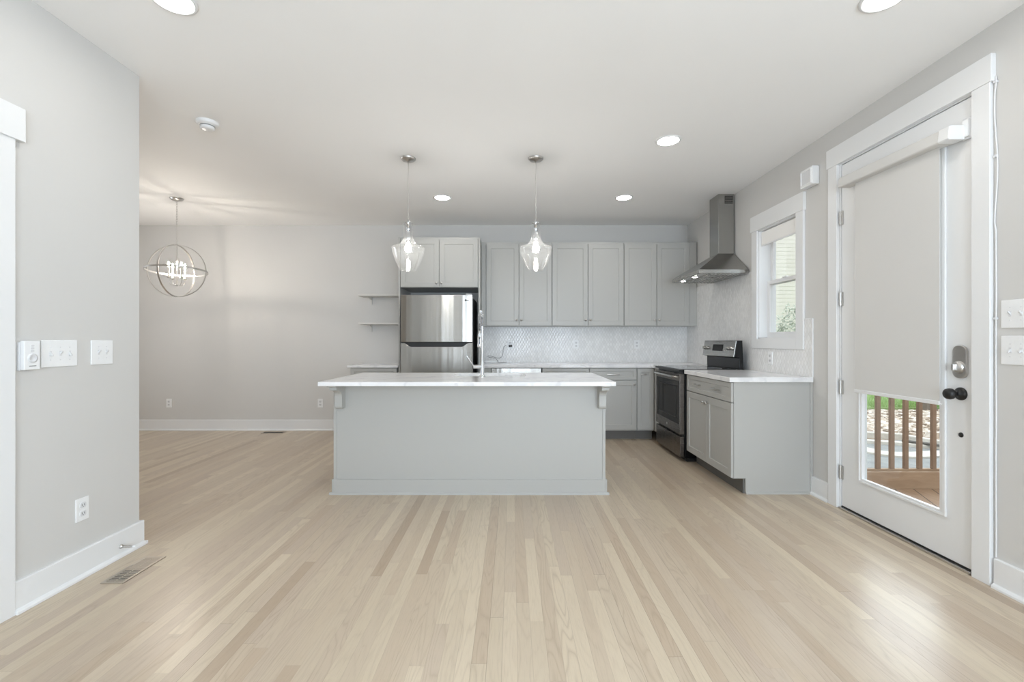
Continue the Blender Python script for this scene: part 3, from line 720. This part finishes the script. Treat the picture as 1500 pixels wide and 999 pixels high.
# undermount sink
sk = thing('undermount_sink', 'stainless undermount sink set into the marble island countertop', 'sink', ((SKX0+SKX1)/2, (SKY0+SKY1)/2, .70))
a, c_ = (SKX1-SKX0)/2+.004, (SKY1-SKY0)/2+.004
b = MB(); n = 24
rings = [rrect(-a-.02, a+.02, -c_-.02, c_+.02, .06), rrect(-a, a, -c_, c_, .05), rrect(-a+.004, a-.004, -c_+.004, c_-.004, .05), rrect(-a+.02, a-.02, -c_+.02, c_-.02, .04)]
zs = [.171, .171, .02, .0]; vv = []; ff = []
m_ = len(rings[0])
for R_, z in zip(rings, zs): vv += [(p[0], p[1], z) for p in R_]
for i in range(3):
    for k in range(m_): ff.append((i*m_+k, i*m_+(k+1) % m_, (i+1)*m_+(k+1) % m_, (i+1)*m_+k))
ff.append(tuple(3*m_+k for k in range(m_)))
b.add(vv, ff).build('basin', M['sink'], sk)
MB().lathe([(.045, 0), (.045, .003), (.03, .004), (.0001, .002)], (0, 0, .0), 24).build('drain', M['chrome'], sk)

# faucet
fx, fy, fz0 = -.247, 3.775, .902
fc = thing('faucet', 'tall chrome spring pull-down faucet standing on the island countertop', 'faucet', (fx, fy, fz0))
MB().lathe([(.027, 0), (.027, .006), (.019, .012), (.0165, .018), (.0165, .13), (.011, .14), (.010, .42)], (0, 0, 0), 28).build('faucet_pole', M['chrome'], fc)
hb = MB().cyl((0, 0, .085), (-.072, 0, .085), .0155, 24).build('handle_body', M['chrome'], fc)
MB().tube([(-.070, 0, .088), (-.076, -.004, .10), (-.118, -.02, .165), (-.126, -.022, .176)], .0048, 12).build('lever', M['chrome'], hb)
# spring arc: rises from the pole, arches over the sink (and slightly to the left)
ex, ey = -.035, .19
path = []
for k in range(13): path.append(Vector((0, 0, .36+.10*k/12)))
for k in range(1, 31):
    a = PI*k/30; path.append(Vector((ex*(1-math.cos(a))/2, ey*(1-math.cos(a))/2, .46+.085*math.sin(a))))
for k in range(1, 11): path.append(Vector((ex, ey, .46-.075*k/10)))
MB().tube(path, .0065, 10).build('inner_hose', M['blackm'], fc)
# coil
seg = [0]
for i in range(1, len(path)): seg.append(seg[-1]+(path[i]-path[i-1]).length)
tot = seg[-1]; turns = int(tot/.0105); cps = []
def at(s_):
    for i in range(1, len(seg)):
        if seg[i] >= s_-1e-9:
            u = (s_-seg[i-1])/(seg[i]-seg[i-1]); return path[i-1].lerp(path[i], u), (path[i]-path[i-1]).normalized()
    return path[-1], (path[-1]-path[-2]).normalized()
side = Vector((ey, -ex, 0)).normalized()
for k in range(turns*10+1):
    p, tn = at(tot*k/(turns*10)); nn = side; bb = tn.cross(nn).normalized(); a = 2*PI*k/10
    cps.append(p+(nn*math.cos(a)+bb*math.sin(a))*.0125)
MB().tube(cps, .0028, 6).build('spring_coil', M['chrome'], fc)
sp = MB().lathe([(.010, 0), (.013, -.01), (.016, -.03), (.017, -.10), (.021, -.125), (.021, -.140), (.016, -.142)], (ex, ey, .385), 24).build('spray_head', M['chrome'], fc)
MB().box(ex-.004, ex+.004, ey-.022, ey-.014, .27, .33).build('spray_toggle', M['blackm'], sp, .002)
MB().tube([(0, 0, .32), (ex*.5, ey*.5, .325), (ex*.86, ey*.86, .325)], .0055, 12).lathe([(.020, 0), (.020, .016), (.017, .016)], (ex, ey, .318), 24).build('docking_arm', M['chrome'], fc)

# ================================================================== ceiling things
def downlight(x, y, label, r=.082):
    t = thing('recessed_light', label, 'ceiling light', (x, y, H), 0, 'recessed ceiling lights')
    MB().lathe([(r+.004, -.0005), (r+.014, -.001), (r+.012, -.006), (r, -.009), (r-.004, -.004), (r-.004, 0)], (0, 0, 0), 36, cap=False).build('trim_ring', M['trim'], t)
    MB().lathe([(.0001, -.003), (r-.004, -.003)], (0, 0, 0), 36, cap=False).build('diffuser', M['down'], t)
    return t
downlight(-.754, 4.93, 'round recessed ceiling light between the two pendants, toward the fridge')
downlight(1.212, 4.93, 'round recessed ceiling light in front of the middle upper cabinets')
downlight(1.212, 3.53, 'round recessed ceiling light nearest the window side, right of the pendants')
downlight(-1.545, 2.075, 'round recessed ceiling light cut by the top edge at the upper left')
downlight(1.685, 2.06, 'round recessed ceiling light cut by the top edge at the upper right')

sdt = thing('smoke_detector', 'white round smoke detector on the ceiling near the wall corner', 'smoke detector', (-2.165, 3.235, H))
MB().lathe([(.070, 0), (.070, -.014), (.064, -.022), (.052, -.026)], (0, 0, 0), 36).build('detector_base', M['plate'], sdt)
MB().lathe([(.046, -.026), (.044, -.036), (.047, -.040), (.044, -.052), (.03, -.056), (.0001, -.057)], (0, 0, 0), 32, cap=False).build('detector_cap', M['plate'], sdt)
b = MB()
for k in range(16):
    a = 2*PI*k/16; b.box(-.004, .004, -.004, .004, 0, 0.001) if False else None
MB().lathe([(.0455, -.0265), (.0455, -.034)], (0, 0, 0), 32, cap=False).build('vent_slot', M['dark'], sdt)

# pendants
def pendant(x, y, label):
    t = thing('pendant_lamp', label, 'pendant lamp', (x, y, H), 0, 'glass pendants over the island')
    MB().lathe([(.064, -.0005), (.064, -.010), (.052, -.020), (.014, -.026), (.006, -.034), (.0001, -.034)], (0, 0, 0), 36).build('canopy', M['nickel'], t)
    pts = [(.0015*math.sin(k*.5), .0015*math.cos(k*.7)-.0015, -.03-k*.0171) for k in range(31)]
    MB().tube(pts, .0022, 8).build('cord', M['nickel'], t)
    z0 = 1.801-H
    sk_ = MB().lathe([(.004, .435), (.010, .425), (.014, .410), (.038, .404), (.038, .398), (.016, .396), (.016, .30), (.020, .295), (.020, .245), (.012, .24)], (0, 0, z0), 28).build('socket', M['chrome'], t)
    MB().lathe([(.0385, .402), (.0385, .35), (.039, .30), (.043, .272), (.054, .243), (.078, .218), (.112, .205), (.132, .198), (.139, .188), (.138, .176), (.128, .140), (.107, .08), (.083, .03), (.069, .008), (.066, 0), (.063, 0), (.066, .010), (.080, .032), (.104, .082), (.125, .141), (.1355, .178)], (0, 0, z0), 48, cap=False).build('glass_shade', M['pglass'], t)
    bl = MB().lathe([(.011, .238), (.013, .228), (.022, .212), (.029, .193), (.0295, .180), (.025, .164), (.014, .154), (.0001, .151)], (0, 0, z0), 24, cap=False).build('bulb', M['bulb'], t)
    return t
pendant(-.883, 3.873, 'clear glass bell pendant hanging in front of the fridge cabinet')
pendant(.203, 3.873, 'clear glass bell pendant hanging in front of the tall upper cabinets')

# chandelier
ch = thing('orb_chandelier', 'round nickel orb chandelier with candle bulbs in the dining area', 'chandelier', (-3.656, 4.966, H), .0)
MB().lathe([(.066, -.0005), (.066, -.006), (.05, -.022), (.02, -.03), (.008, -.038), (.0001, -.038)], (0, 0, 0), 32).build('canopy', M['nickel'], ch)
zc = 1.965-H; R = .282
nl = 17; ztop, zbot = -.038, zc+R+.012; b = MB()
for k in range(nl):
    zz = ztop+(zbot-ztop)*(k+.5)/nl; hl = (ztop-zbot)/nl*.64; pts = []
    for j in range(12):
        a = 2*PI*j/12; u = .008*math.cos(a)
        pts.append((u, 0, zz+hl*math.sin(a)) if k % 2 else (0, u, zz+hl*math.sin(a)))
    b.tube(pts, .0018, 6, True)
b.build('chain', M['nickel'], ch)
def ring(ax, name='orb_ring'):
    q = Vector((0, 0, 1)).rotation_difference(Vector(ax).normalized()); N = 72; v = []; f = []
    prof_ = [(R-.003, -.009), (R+.003, -.009), (R+.003, .009), (R-.003, .009)]
    for k in range(N):
        a = 2*PI*k/N
        for r_, hh in prof_: v.append(Vector((0, 0, zc)) + q @ Vector((r_*math.cos(a), r_*math.sin(a), hh)))
    for k in range(N):
        for j in range(4): f.append((k*4+j, k*4+(j+1) % 4, ((k+1) % N)*4+(j+1) % 4, ((k+1) % N)*4+j))
    return MB().add(v, f, False).build(name, M['nickel'], ch)
va = math.atan2(3.656, 4.966)
# view direction towards the chandelier is (-sin va, cos va); one ring nearly faces it, the other is turned
def horiz(a): return (math.sin(a-va), math.cos(a-va), 0)
ring(horiz(.42)); ring(horiz(-.96)); ring((-.02, .06, 1))
MB().lathe([(.0001, 0), (.012, .008), (.012, .02), (.006, .028), (.005, .20), (.007, .23), (.014, .27), (.007, .31), (.005, .42), (.005, R+.015+.17)], (0, 0, zc-.17), 20).build('stem', M['nickel'], ch)
for k in range(4):
    a = PI/4+k*PI/2+.35; c_, s_ = math.cos(a), math.sin(a)
    pts = [(c_*r_, s_*r_, zc+z_) for r_, z_ in ((.005, -.145), (.03, -.160), (.06, -.155), (.08, -.125), (.082, -.085))]
    arm = MB().tube(pts, .004, 8).build('arm', M['nickel'], ch)
    MB().lathe([(.006, -.09), (.020, -.082), (.021, -.078), (.010, -.074)], (c_*.082, s_*.082, zc), 20).build('candle_cup', M['nickel'], arm)
    MB().cyl((c_*.082, s_*.082, zc-.075), (c_*.082, s_*.082, zc+.035), .009, 14).build('candle_sleeve', M['candlesleeve'], arm)
    MB().lathe([(.005, .035), (.009, .048), (.0105, .058), (.008, .072), (.003, .086), (.0001, .088)], (c_*.082, s_*.082, zc), 16, cap=False).build('candle_bulb', M['candle'], arm)

# ================================================================== wall devices
def duplex(name, label, loc, rotz, group=None, plug=False):
    t = thing(name, label, 'outlet', loc, rotz, group)          # faces -y locally
    MB().box(-.036, .036, -.006, 0, -.058, .058).build('cover_plate', M['plate'], t, .0025)
    for z in (-.021, .021):
        fcp = MB().prism(rrect(-.0165, .0165, z-.014, z+.014, .008, 4), 'y', -.0085, -.005).build('socket_face', M['plate2'] if name == 'wall_outlet' else M['plate'], t)
        MB().box(-.0075, -.005, -.0092, -.008, z-.004, z+.006).box(.005, .0075, -.0092, -.008, z-.004, z+.006).cyl((0, -.0092, z-.008), (0, -.008, z-.008), .0022, 8).build('slots', M['dark'], fcp)
    return t
duplex('wall_outlet', 'white duplex outlet on the near left wall above the baseboard', (XL, 2.316, .345), PI/2)
duplex('wall_outlet', 'white outlet low on the far dining wall, at the left by the wall corner', (-4.61, YB, .365), 0)
duplex('wall_outlet', 'white outlet low on the far wall, just left of the island', (-2.575, YB, .365), 0)
duplex('wall_outlet', 'white outlet in the backsplash with a black charger plugged in', (-.028, YB-.009, 1.155), 0)
duplex('wall_outlet', 'white outlet in the backsplash under the middle upper cabinets', (.86, YB-.009, 1.155), 0)
duplex('wall_outlet', 'white outlet in the backsplash under the right corner upper cabinets', (1.675, YB-.009, 1.155), 0)
duplex('wall_outlet', 'white outlet in the side wall tile below the kitchen window', (XR-.009, 4.138, 1.045), -PI/2)

def switches(label, loc, rotz, n, h=.125, group=None, ups=None):
    w_ = .070+.046*(n-1)+.012
    t = thing('switch_plate', label, 'light switch', loc, rotz, group)
    MB().box(-w_/2, w_/2, -.007, 0, -h/2, h/2).build('cover_plate', M['plate'], t, .003)
    for k in range(n):
        x = (k-(n-1)/2)*.0465
        MB().box(x-.0055, x+.0055, -.0078, -.006, -.0125, .0125).build('slot', M['plate2'], t)
        up = 1 if (ups is None or ups[k]) else -1
        MB().prism([(-.007, -.006), (-.007, .006), (-.019, up*.010+.0035), (-.019, up*.010-.0035)], 'x', x-.004, x+.004).build('toggle', M['plate2'], t, .0008)
        MB().cyl((x, -.0082, .030), (x, -.0065, .030), .0028, 8).cyl((x, -.0082, -.030), (x, -.0065, -.030), .0028, 8).build('screw', M['plate2'], t)
    return t
switches('white plate with three toggle switches on the left wall', (XL, 2.200, 1.140), PI/2, 3, .128, None, (0, 1, 0))
switches('white plate with two toggle switches nearest the left wall corner', (XL, 2.427, 1.140), PI/2, 2, .128, None, (1, 1))
switches('upper of the two white switch plates right of the glazed door', (XR, 2.127, 1.328), -PI/2, 2, .134, 'switch plates right of the door', (1, 1))
switches('lower of the two white switch plates right of the glazed door', (XR, 2.127, 1.156), -PI/2, 2, .138, 'switch plates right of the door', (0, 0))

rc = thing('fan_remote', 'white remote control in a wall cradle beside the left door casing', 'remote control', (XL, 2.050, 1.135), PI/2)
MB().box(-.038, .038, -.010, 0, -.067, .060).build('cradle', M['plate2'], rc, .003)
rb = MB().box(-.034, .034, -.030, -.010, -.064, .066).build('remote_body', M['plate'], rc, .003)
MB().lathe([(.021, 0), (.021, .003), (.014, .0045), (.012, .003), (.0001, .003)], (0, -.030, -.012), 28, (0, -1, 0)).build('dial', M['plate2'], rb)
for z, w_ in ((.044, .007), (.032, .007), (.020, .007)):
    MB().prism(rrect(-w_, w_, z-.004, z+.004, .003, 3), 'y', -.0315, -.029).build('button', M['plate2'], rb)
MB().box(-.014, .016, -.0308, -.029, -.049, -.046).build('marking', M['dark'], rb)

bx = thing('door_chime', 'white square door chime box high on the wall above the kitchen window', 'door chime', (XR, 3.567, 2.480), -PI/2)
MB().box(-.074, .074, -.055, 0, -.070, .070).build('chime_box', M['plate'], bx, .005)
MB().frame(-.064, .064, -.060, .060, .010, -.062, -.053).build('cover_rim', M['plate'], bx, .002)
MB().box(-.052, .052, -.057, -.0545, -.048, .048).build('cover_panel', M['plate2'], bx, .001)

# door stop on the left baseboard
ds = thing('door_stop', 'small spring door stop screwed to the left baseboard near the corner', 'door stop', (XL+.016, 2.53, .058))
MB().lathe([(.012, 0), (.012, .003), (.007, .010)], (0, 0, 0), 16, (1, 0, 0)).build('stop_base', M['nickel'], ds)
MB().tube([(.008+.06*k/120, .0045*math.cos(k*.8), .0045*math.sin(k*.8)) for k in range(121)], .0012, 6).build('spring', M['nickel'], ds)
MB().lathe([(.0055, 0), (.0065, .004), (.0065, .012), (.004, .015)], (.066, 0, 0), 14, (1, 0, 0)).build('rubber_tip', M['plate'], ds)

# floor registers
def register(label, x0, x1, y0, y1, along):
    t = thing('floor_register', label, 'floor vent', ((x0+x1)/2, (y0+y1)/2, 0)); a = (x1-x0)/2; b_ = (y1-y0)/2
    fr = MB(Matrix.Rotation(-PI/2, 4, 'X')).frame(-a, a, -b_, b_, .016, -.004, 0)
    fr.build('register_frame', M['steelreg'], t, .0015)
    MB().box(-a+.014, a-.014, -b_+.014, b_-.014, .0002, .0012).build('duct_opening', M['blackm'], t)
    n = int(2*(b_ if along else a)/.017)
    for k in range(n):
        p = -1+2*(k+.7)/(n+.4)
        if along:
            y = p*(b_-.012); wd_ = .0045 if y > -.02 else -.0012; MB().prism([(y-.0035, .0012), (y-.0022, .0012), (y+wd_+.003, .0042), (y+wd_-.0013, .0042)], 'x', -a+.014, a-.014).build('louver', M['steelreg'], t)
        else:
            x = p*(a-.012); MB().prism([(x-.0035, .0012), (x-.0022, .0012), (x+.0045, .0042), (x+.0032, .0042)], 'y', -b_+.014, b_-.014).build('louver', M['steelreg'], t)
    MB().box(-.002, .002, -b_+.014, b_-.014, .001, .0036).build('centre_bar', M['steelreg'], t) if along else None
    return t
M['steelreg'] = metal('taupe_register_metal', sr(196, 186, 174), .4, brush=False)
register('metal floor vent beside the near left baseboard', -2.037, -1.922, 2.250, 2.530, True)
register('small floor vent by the far dining wall baseboard', -3.27, -2.98, 5.915, 6.015, False)

# charger, cable and small box on the back counter
cg = tag(MB().box(-.040, .002, YB-.055, YB-.0185, 1.120, 1.148).build('wall_charger', M['blackm'], None, .004), 'small black charger plugged into the backsplash outlet', 'charger')
k_ = .0091
def cpt(px, py, Y): return ((px-750)*Y/667, Y, 1.2-(py-499.5)*Y/667)
pts = [cpt(741.5, 505.8, 6.07), cpt(738.5, 508, 6.07), cpt(737, 513, 6.06), cpt(736.6, 519, 6.06), cpt(734, 523.5, 6.05), cpt(729, 524.5, 6.03), cpt(722, 522.5, 6.02), cpt(716, 521, 6.02), cpt(714.5, 522, 6.0), cpt(717, 523.5, 5.97), cpt(723, 524.2, 5.95), cpt(727.5, 526.5, 5.95)]
pts += [Vector((-.17, 5.93, .9195)), Vector((-.12, 5.94, .9195)), Vector((-.07, 5.95, .9195))]
pts = [Vector(p) for p in pts]
def smooth(P, n=8):
    out = []
    for i in range(len(P)-1):
        p0, p1, p2, p3 = P[max(i-1, 0)], P[i], P[i+1], P[min(i+2, len(P)-1)]
        for k in range(n):
            u = k/n; out.append(.5*((2*p1)+(p2-p0)*u+(2*p0-5*p1+4*p2-p3)*u*u+(3*p1-p0-3*p2+p3)*u**3))
    out.append(P[-1]); return out
tag(MB().tube(smooth(pts), .0022, 8).build('charging_cable', M['wire']), 'thin black cable looping from the backsplash charger down to the counter', 'cable')
nb = thing('network_box', 'small flat white box lying on the back counter near the faucet', 'network box', (-.275, 6.0, .9165))
MB().box(-.075, .075, -.05, .05, 0, .026).build('box_shell', M['plate'], nb, .004)
MB().box(-.06, .06, -.0505, -.0495, .006, .009).build('seam', M['plate2'], nb)

# ================================================================== outdoors
GZ = -.42
struct('floor_ground', MB().box(2.52, 40, -6, 40, GZ-.1, GZ), M['soil'])
dk = tag(MB().box(XR+.165, 7.0, 1.2, 3.97, -.07, -.03).build('wooden_deck', M['deck']), 'wooden deck outside the glazed door', 'deck')
ry = 3.80
rl = thing('deck_railing', 'brown wooden deck railing with square balusters outside the door', 'railing', (4.2, ry, -.03))
MB().box(-1.6, 2.0, -.019, .019, .0, .140).build('bottom_board', M['railb'], rl, .003)
MB().box(-1.6, 2.0, -.03, .03, .93, .968).build('top_rail', M['railb'], rl, .003)
MB().box(-1.6, 2.0, .022, .058, .125, .155).build('rear_rail', M['railb'], rl, .003)
for k in range(29):
    x = 3.079-4.2-.117*3+.117*k
    MB().box(x-.017, x+.017, .0195, .045, .156, .93).build('baluster', M['rail'], rl, .002)
for x in (-1.6, 2.0): MB().box(x-.045, x+.045, -.045, .045, -.38, 1.02).build('post', M['rail'], rl, .004)
# curved garden edging: pale kerbs around a blue-grey path
def curb(pts, wdt, hgt, mat, name, label, cat, z=GZ):
    P = smooth([Vector((p[0], p[1], z+hgt/2)) for p in pts], 8); b = MB(); L = []; Rr = []
    v = []; f = []
    for i in range(len(P)):
        tn = (P[min(i+1, len(P)-1)]-P[max(i-1, 0)]); tn.z = 0; tn.normalize(); nn = Vector((-tn.y, tn.x, 0))
        for a, c_ in ((-.5, -.5), (.5, -.5), (.5, .4), (.42, .5), (-.42, .5), (-.5, .4)):
            v.append(P[i]+nn*wdt*a+Vector((0, 0, hgt*c_)))
    for i in range(len(P)-1):
        for k in range(6): f.append((i*6+k, i*6+(k+1) % 6, (i+1)*6+(k+1) % 6, (i+1)*6+k))
    f.append((5,4,3,2,1,0)); n6 = (len(P)-1)*6; f.append(tuple(n6+k for k in range(6)))
    o = b.add(v, f).build(name, mat); return tag(o, label, cat)
def gp(px, py, z=GZ):
    Y = (1.2-z)*667/(py-499.5); return ((px-750)*Y/667, Y)
curb([gp(1230, 641), gp(1262, 641), gp(1290, 642), gp(1320, 644.5), gp(1345, 649), gp(1385, 656), gp(1430, 664)], .10, .10, M['conc'], 'garden_kerb', 'thin pale curved garden kerb right at the foot of the stone bed', 'kerb')
curb([gp(1240, 650), gp(1262, 651), gp(1290, 653), gp(1320, 655), gp(1345, 658), gp(1385, 661), gp(1430, 668)], .11, .08, M['conc'], 'garden_kerb', 'pale curved garden kerb in the middle of the blue-grey path', 'kerb')
curb([gp(1225, 657), gp(1262, 662), gp(1290, 668), gp(1320, 671), gp(1345, 671), gp(1385, 669), gp(1440, 668)], .26, .06, M['conc'], 'garden_kerb', 'broad pale curved garden kerb nearest the deck railing', 'kerb')
tag(MB().prism([(2.6, 4.05), (9, 4.05), (9, 6.2), (7.6, 6.8), (6.4, 7.25), (5.4, 7.45), (4.0, 7.5), (2.6, 7.5)], 'z', GZ, GZ+.03).build('garden_path', M['slate']), 'blue-grey paved path curving beyond the deck railing', 'path')
hp = smooth([Vector((*gp(px, py), GZ+.10)) for px, py in ((1322, 655), (1335, 657), (1352, 659), (1372, 662), (1400, 666))], 24)
b = MB()
b.tube(hp, .017, 10)
for i in range(0, len(hp)-1, 2): b.tube([hp[i], hp[i].lerp(hp[i+1], .6)], .023, 10)
tag(b.build('corrugated_pipe', M['hose']), 'dark corrugated drain pipe lying across the garden kerbs', 'pipe')
# stones
st = MB()
for k in range(1300):
    px = random.uniform(1255, 1400); py = random.uniform(604, 640)
    x, y = gp(px, py); s_ = random.uniform(.05, .13); a = random.uniform(0, PI)
    n = 6; v = []
    for j in range(n):
        th = a+2*PI*j/n; rr = s_*random.uniform(.7, 1.1); v.append((x+rr*math.cos(th), y+rr*.75*math.sin(th), GZ-.01))
    for j in range(n):
        th = a+2*PI*j/n+.2; rr = s_*random.uniform(.4, .7); v.append((x+rr*math.cos(th), y+rr*.75*math.sin(th), GZ+s_*random.uniform(.4, .7)))
    st.add(v, [tuple(range(n, 2*n))]+[(j, (j+1) % n, n+(j+1) % n, n+j) for j in range(n)])
tag(st.build('landscape_stones', M['stone']), 'bed of pale broken stones between the kerb and the lawn', 'stones', kind='stuff')
gr = MB(); gr.box(5, 30, 10.75, 19.5, GZ, GZ+.05)
tag(gr.build('lawn', M['lawn']), 'strip of green lawn beyond the stone bed', 'lawn', kind='stuff')
gb = MB()
for k in range(7000):
    y = 10.8+random.random()**1.6*5; x = y*random.uniform(.72, 1.0); hh = random.uniform(.05, .13); a = random.uniform(0, PI); lx, ly = random.uniform(-.04, .04), random.uniform(-.04, .04)
    dx, dy = .009*math.cos(a), .009*math.sin(a)
    gb.add([(x-dx, y-dy, GZ+.05), (x+dx, y+dy, GZ+.05), (x+lx, y+ly, GZ+.05+hh)], [(0, 1, 2)])
tag(gb.build('grass_blades', M['blade']), 'short green grass growing on the lawn', 'grass', kind='stuff')
# neighbouring house, seen through the kitchen window
hs = thing('neighbour_house', 'pale cream neighbouring house seen through the kitchen window', 'house', (11, 21, GZ))
MB().box(-5, 3.2, 0, 6, 0, 9.2).build('house_wall', M['siding'], hs)
b = MB()
for k in range(50): b.prism([(-.0, k*.18), (-.008, k*.18), (-.0, k*.18+.17)], 'x', -5, 3.2)
b.build('lap_siding', M['siding'], hs)
MB().prism([(-5.5, 9.2), (3.7, 9.2), (-.9, 12.0)], 'y', -.4, 6.4).build('roof', M['roofm'], hs)
def shrub(name, loc, rad, hgt, n, label, trunk=True):
    t = thing(name, label, 'shrub' if name == 'shrub' else 'tree', loc)
    if trunk: MB().cyl((0, 0, 0), (0, 0, hgt*.6), .05, 10, .03).build('trunk', M['bark'], t)
    b = MB()
    for k in range(n):
        u, v_, w_ = random.gauss(0, 1), random.gauss(0, 1), random.gauss(0, 1); l = math.sqrt(u*u+v_*v_+w_*w_)+1e-6; rr = random.random()**.33
        c_ = Vector((u/l*rad*rr, v_/l*rad*rr, hgt*.55+w_/l*hgt*.45*rr)); s_ = random.uniform(.05, .11)
        A = Vector((random.gauss(0, 1), random.gauss(0, 1), random.gauss(0, 1))).normalized(); B = A.orthogonal().normalized()
        b.add([c_-A*s_, c_+B*s_*.45, c_+A*s_, c_-B*s_*.45], [(0, 1, 2, 3)])
    b.build('foliage', M['leaf'], t); return t
shrub('shrub', (7.05, 12.0, GZ), .55, 1.72, 1500, 'grey-green shrub seen low through the kitchen window')
shrub('garden_tree', (9.35, 15.2, GZ), .55, 2.9, 900, 'slender tree seen at the right edge of the kitchen window')
tag(MB().lathe([(.17, 0), (.13, .2), (.12, 2.4)], (*gp(1360, 603), GZ), 14).build('tree_trunk', M['bark']), 'grey tree trunk at the edge of the lawn outside the door', 'tree trunk')
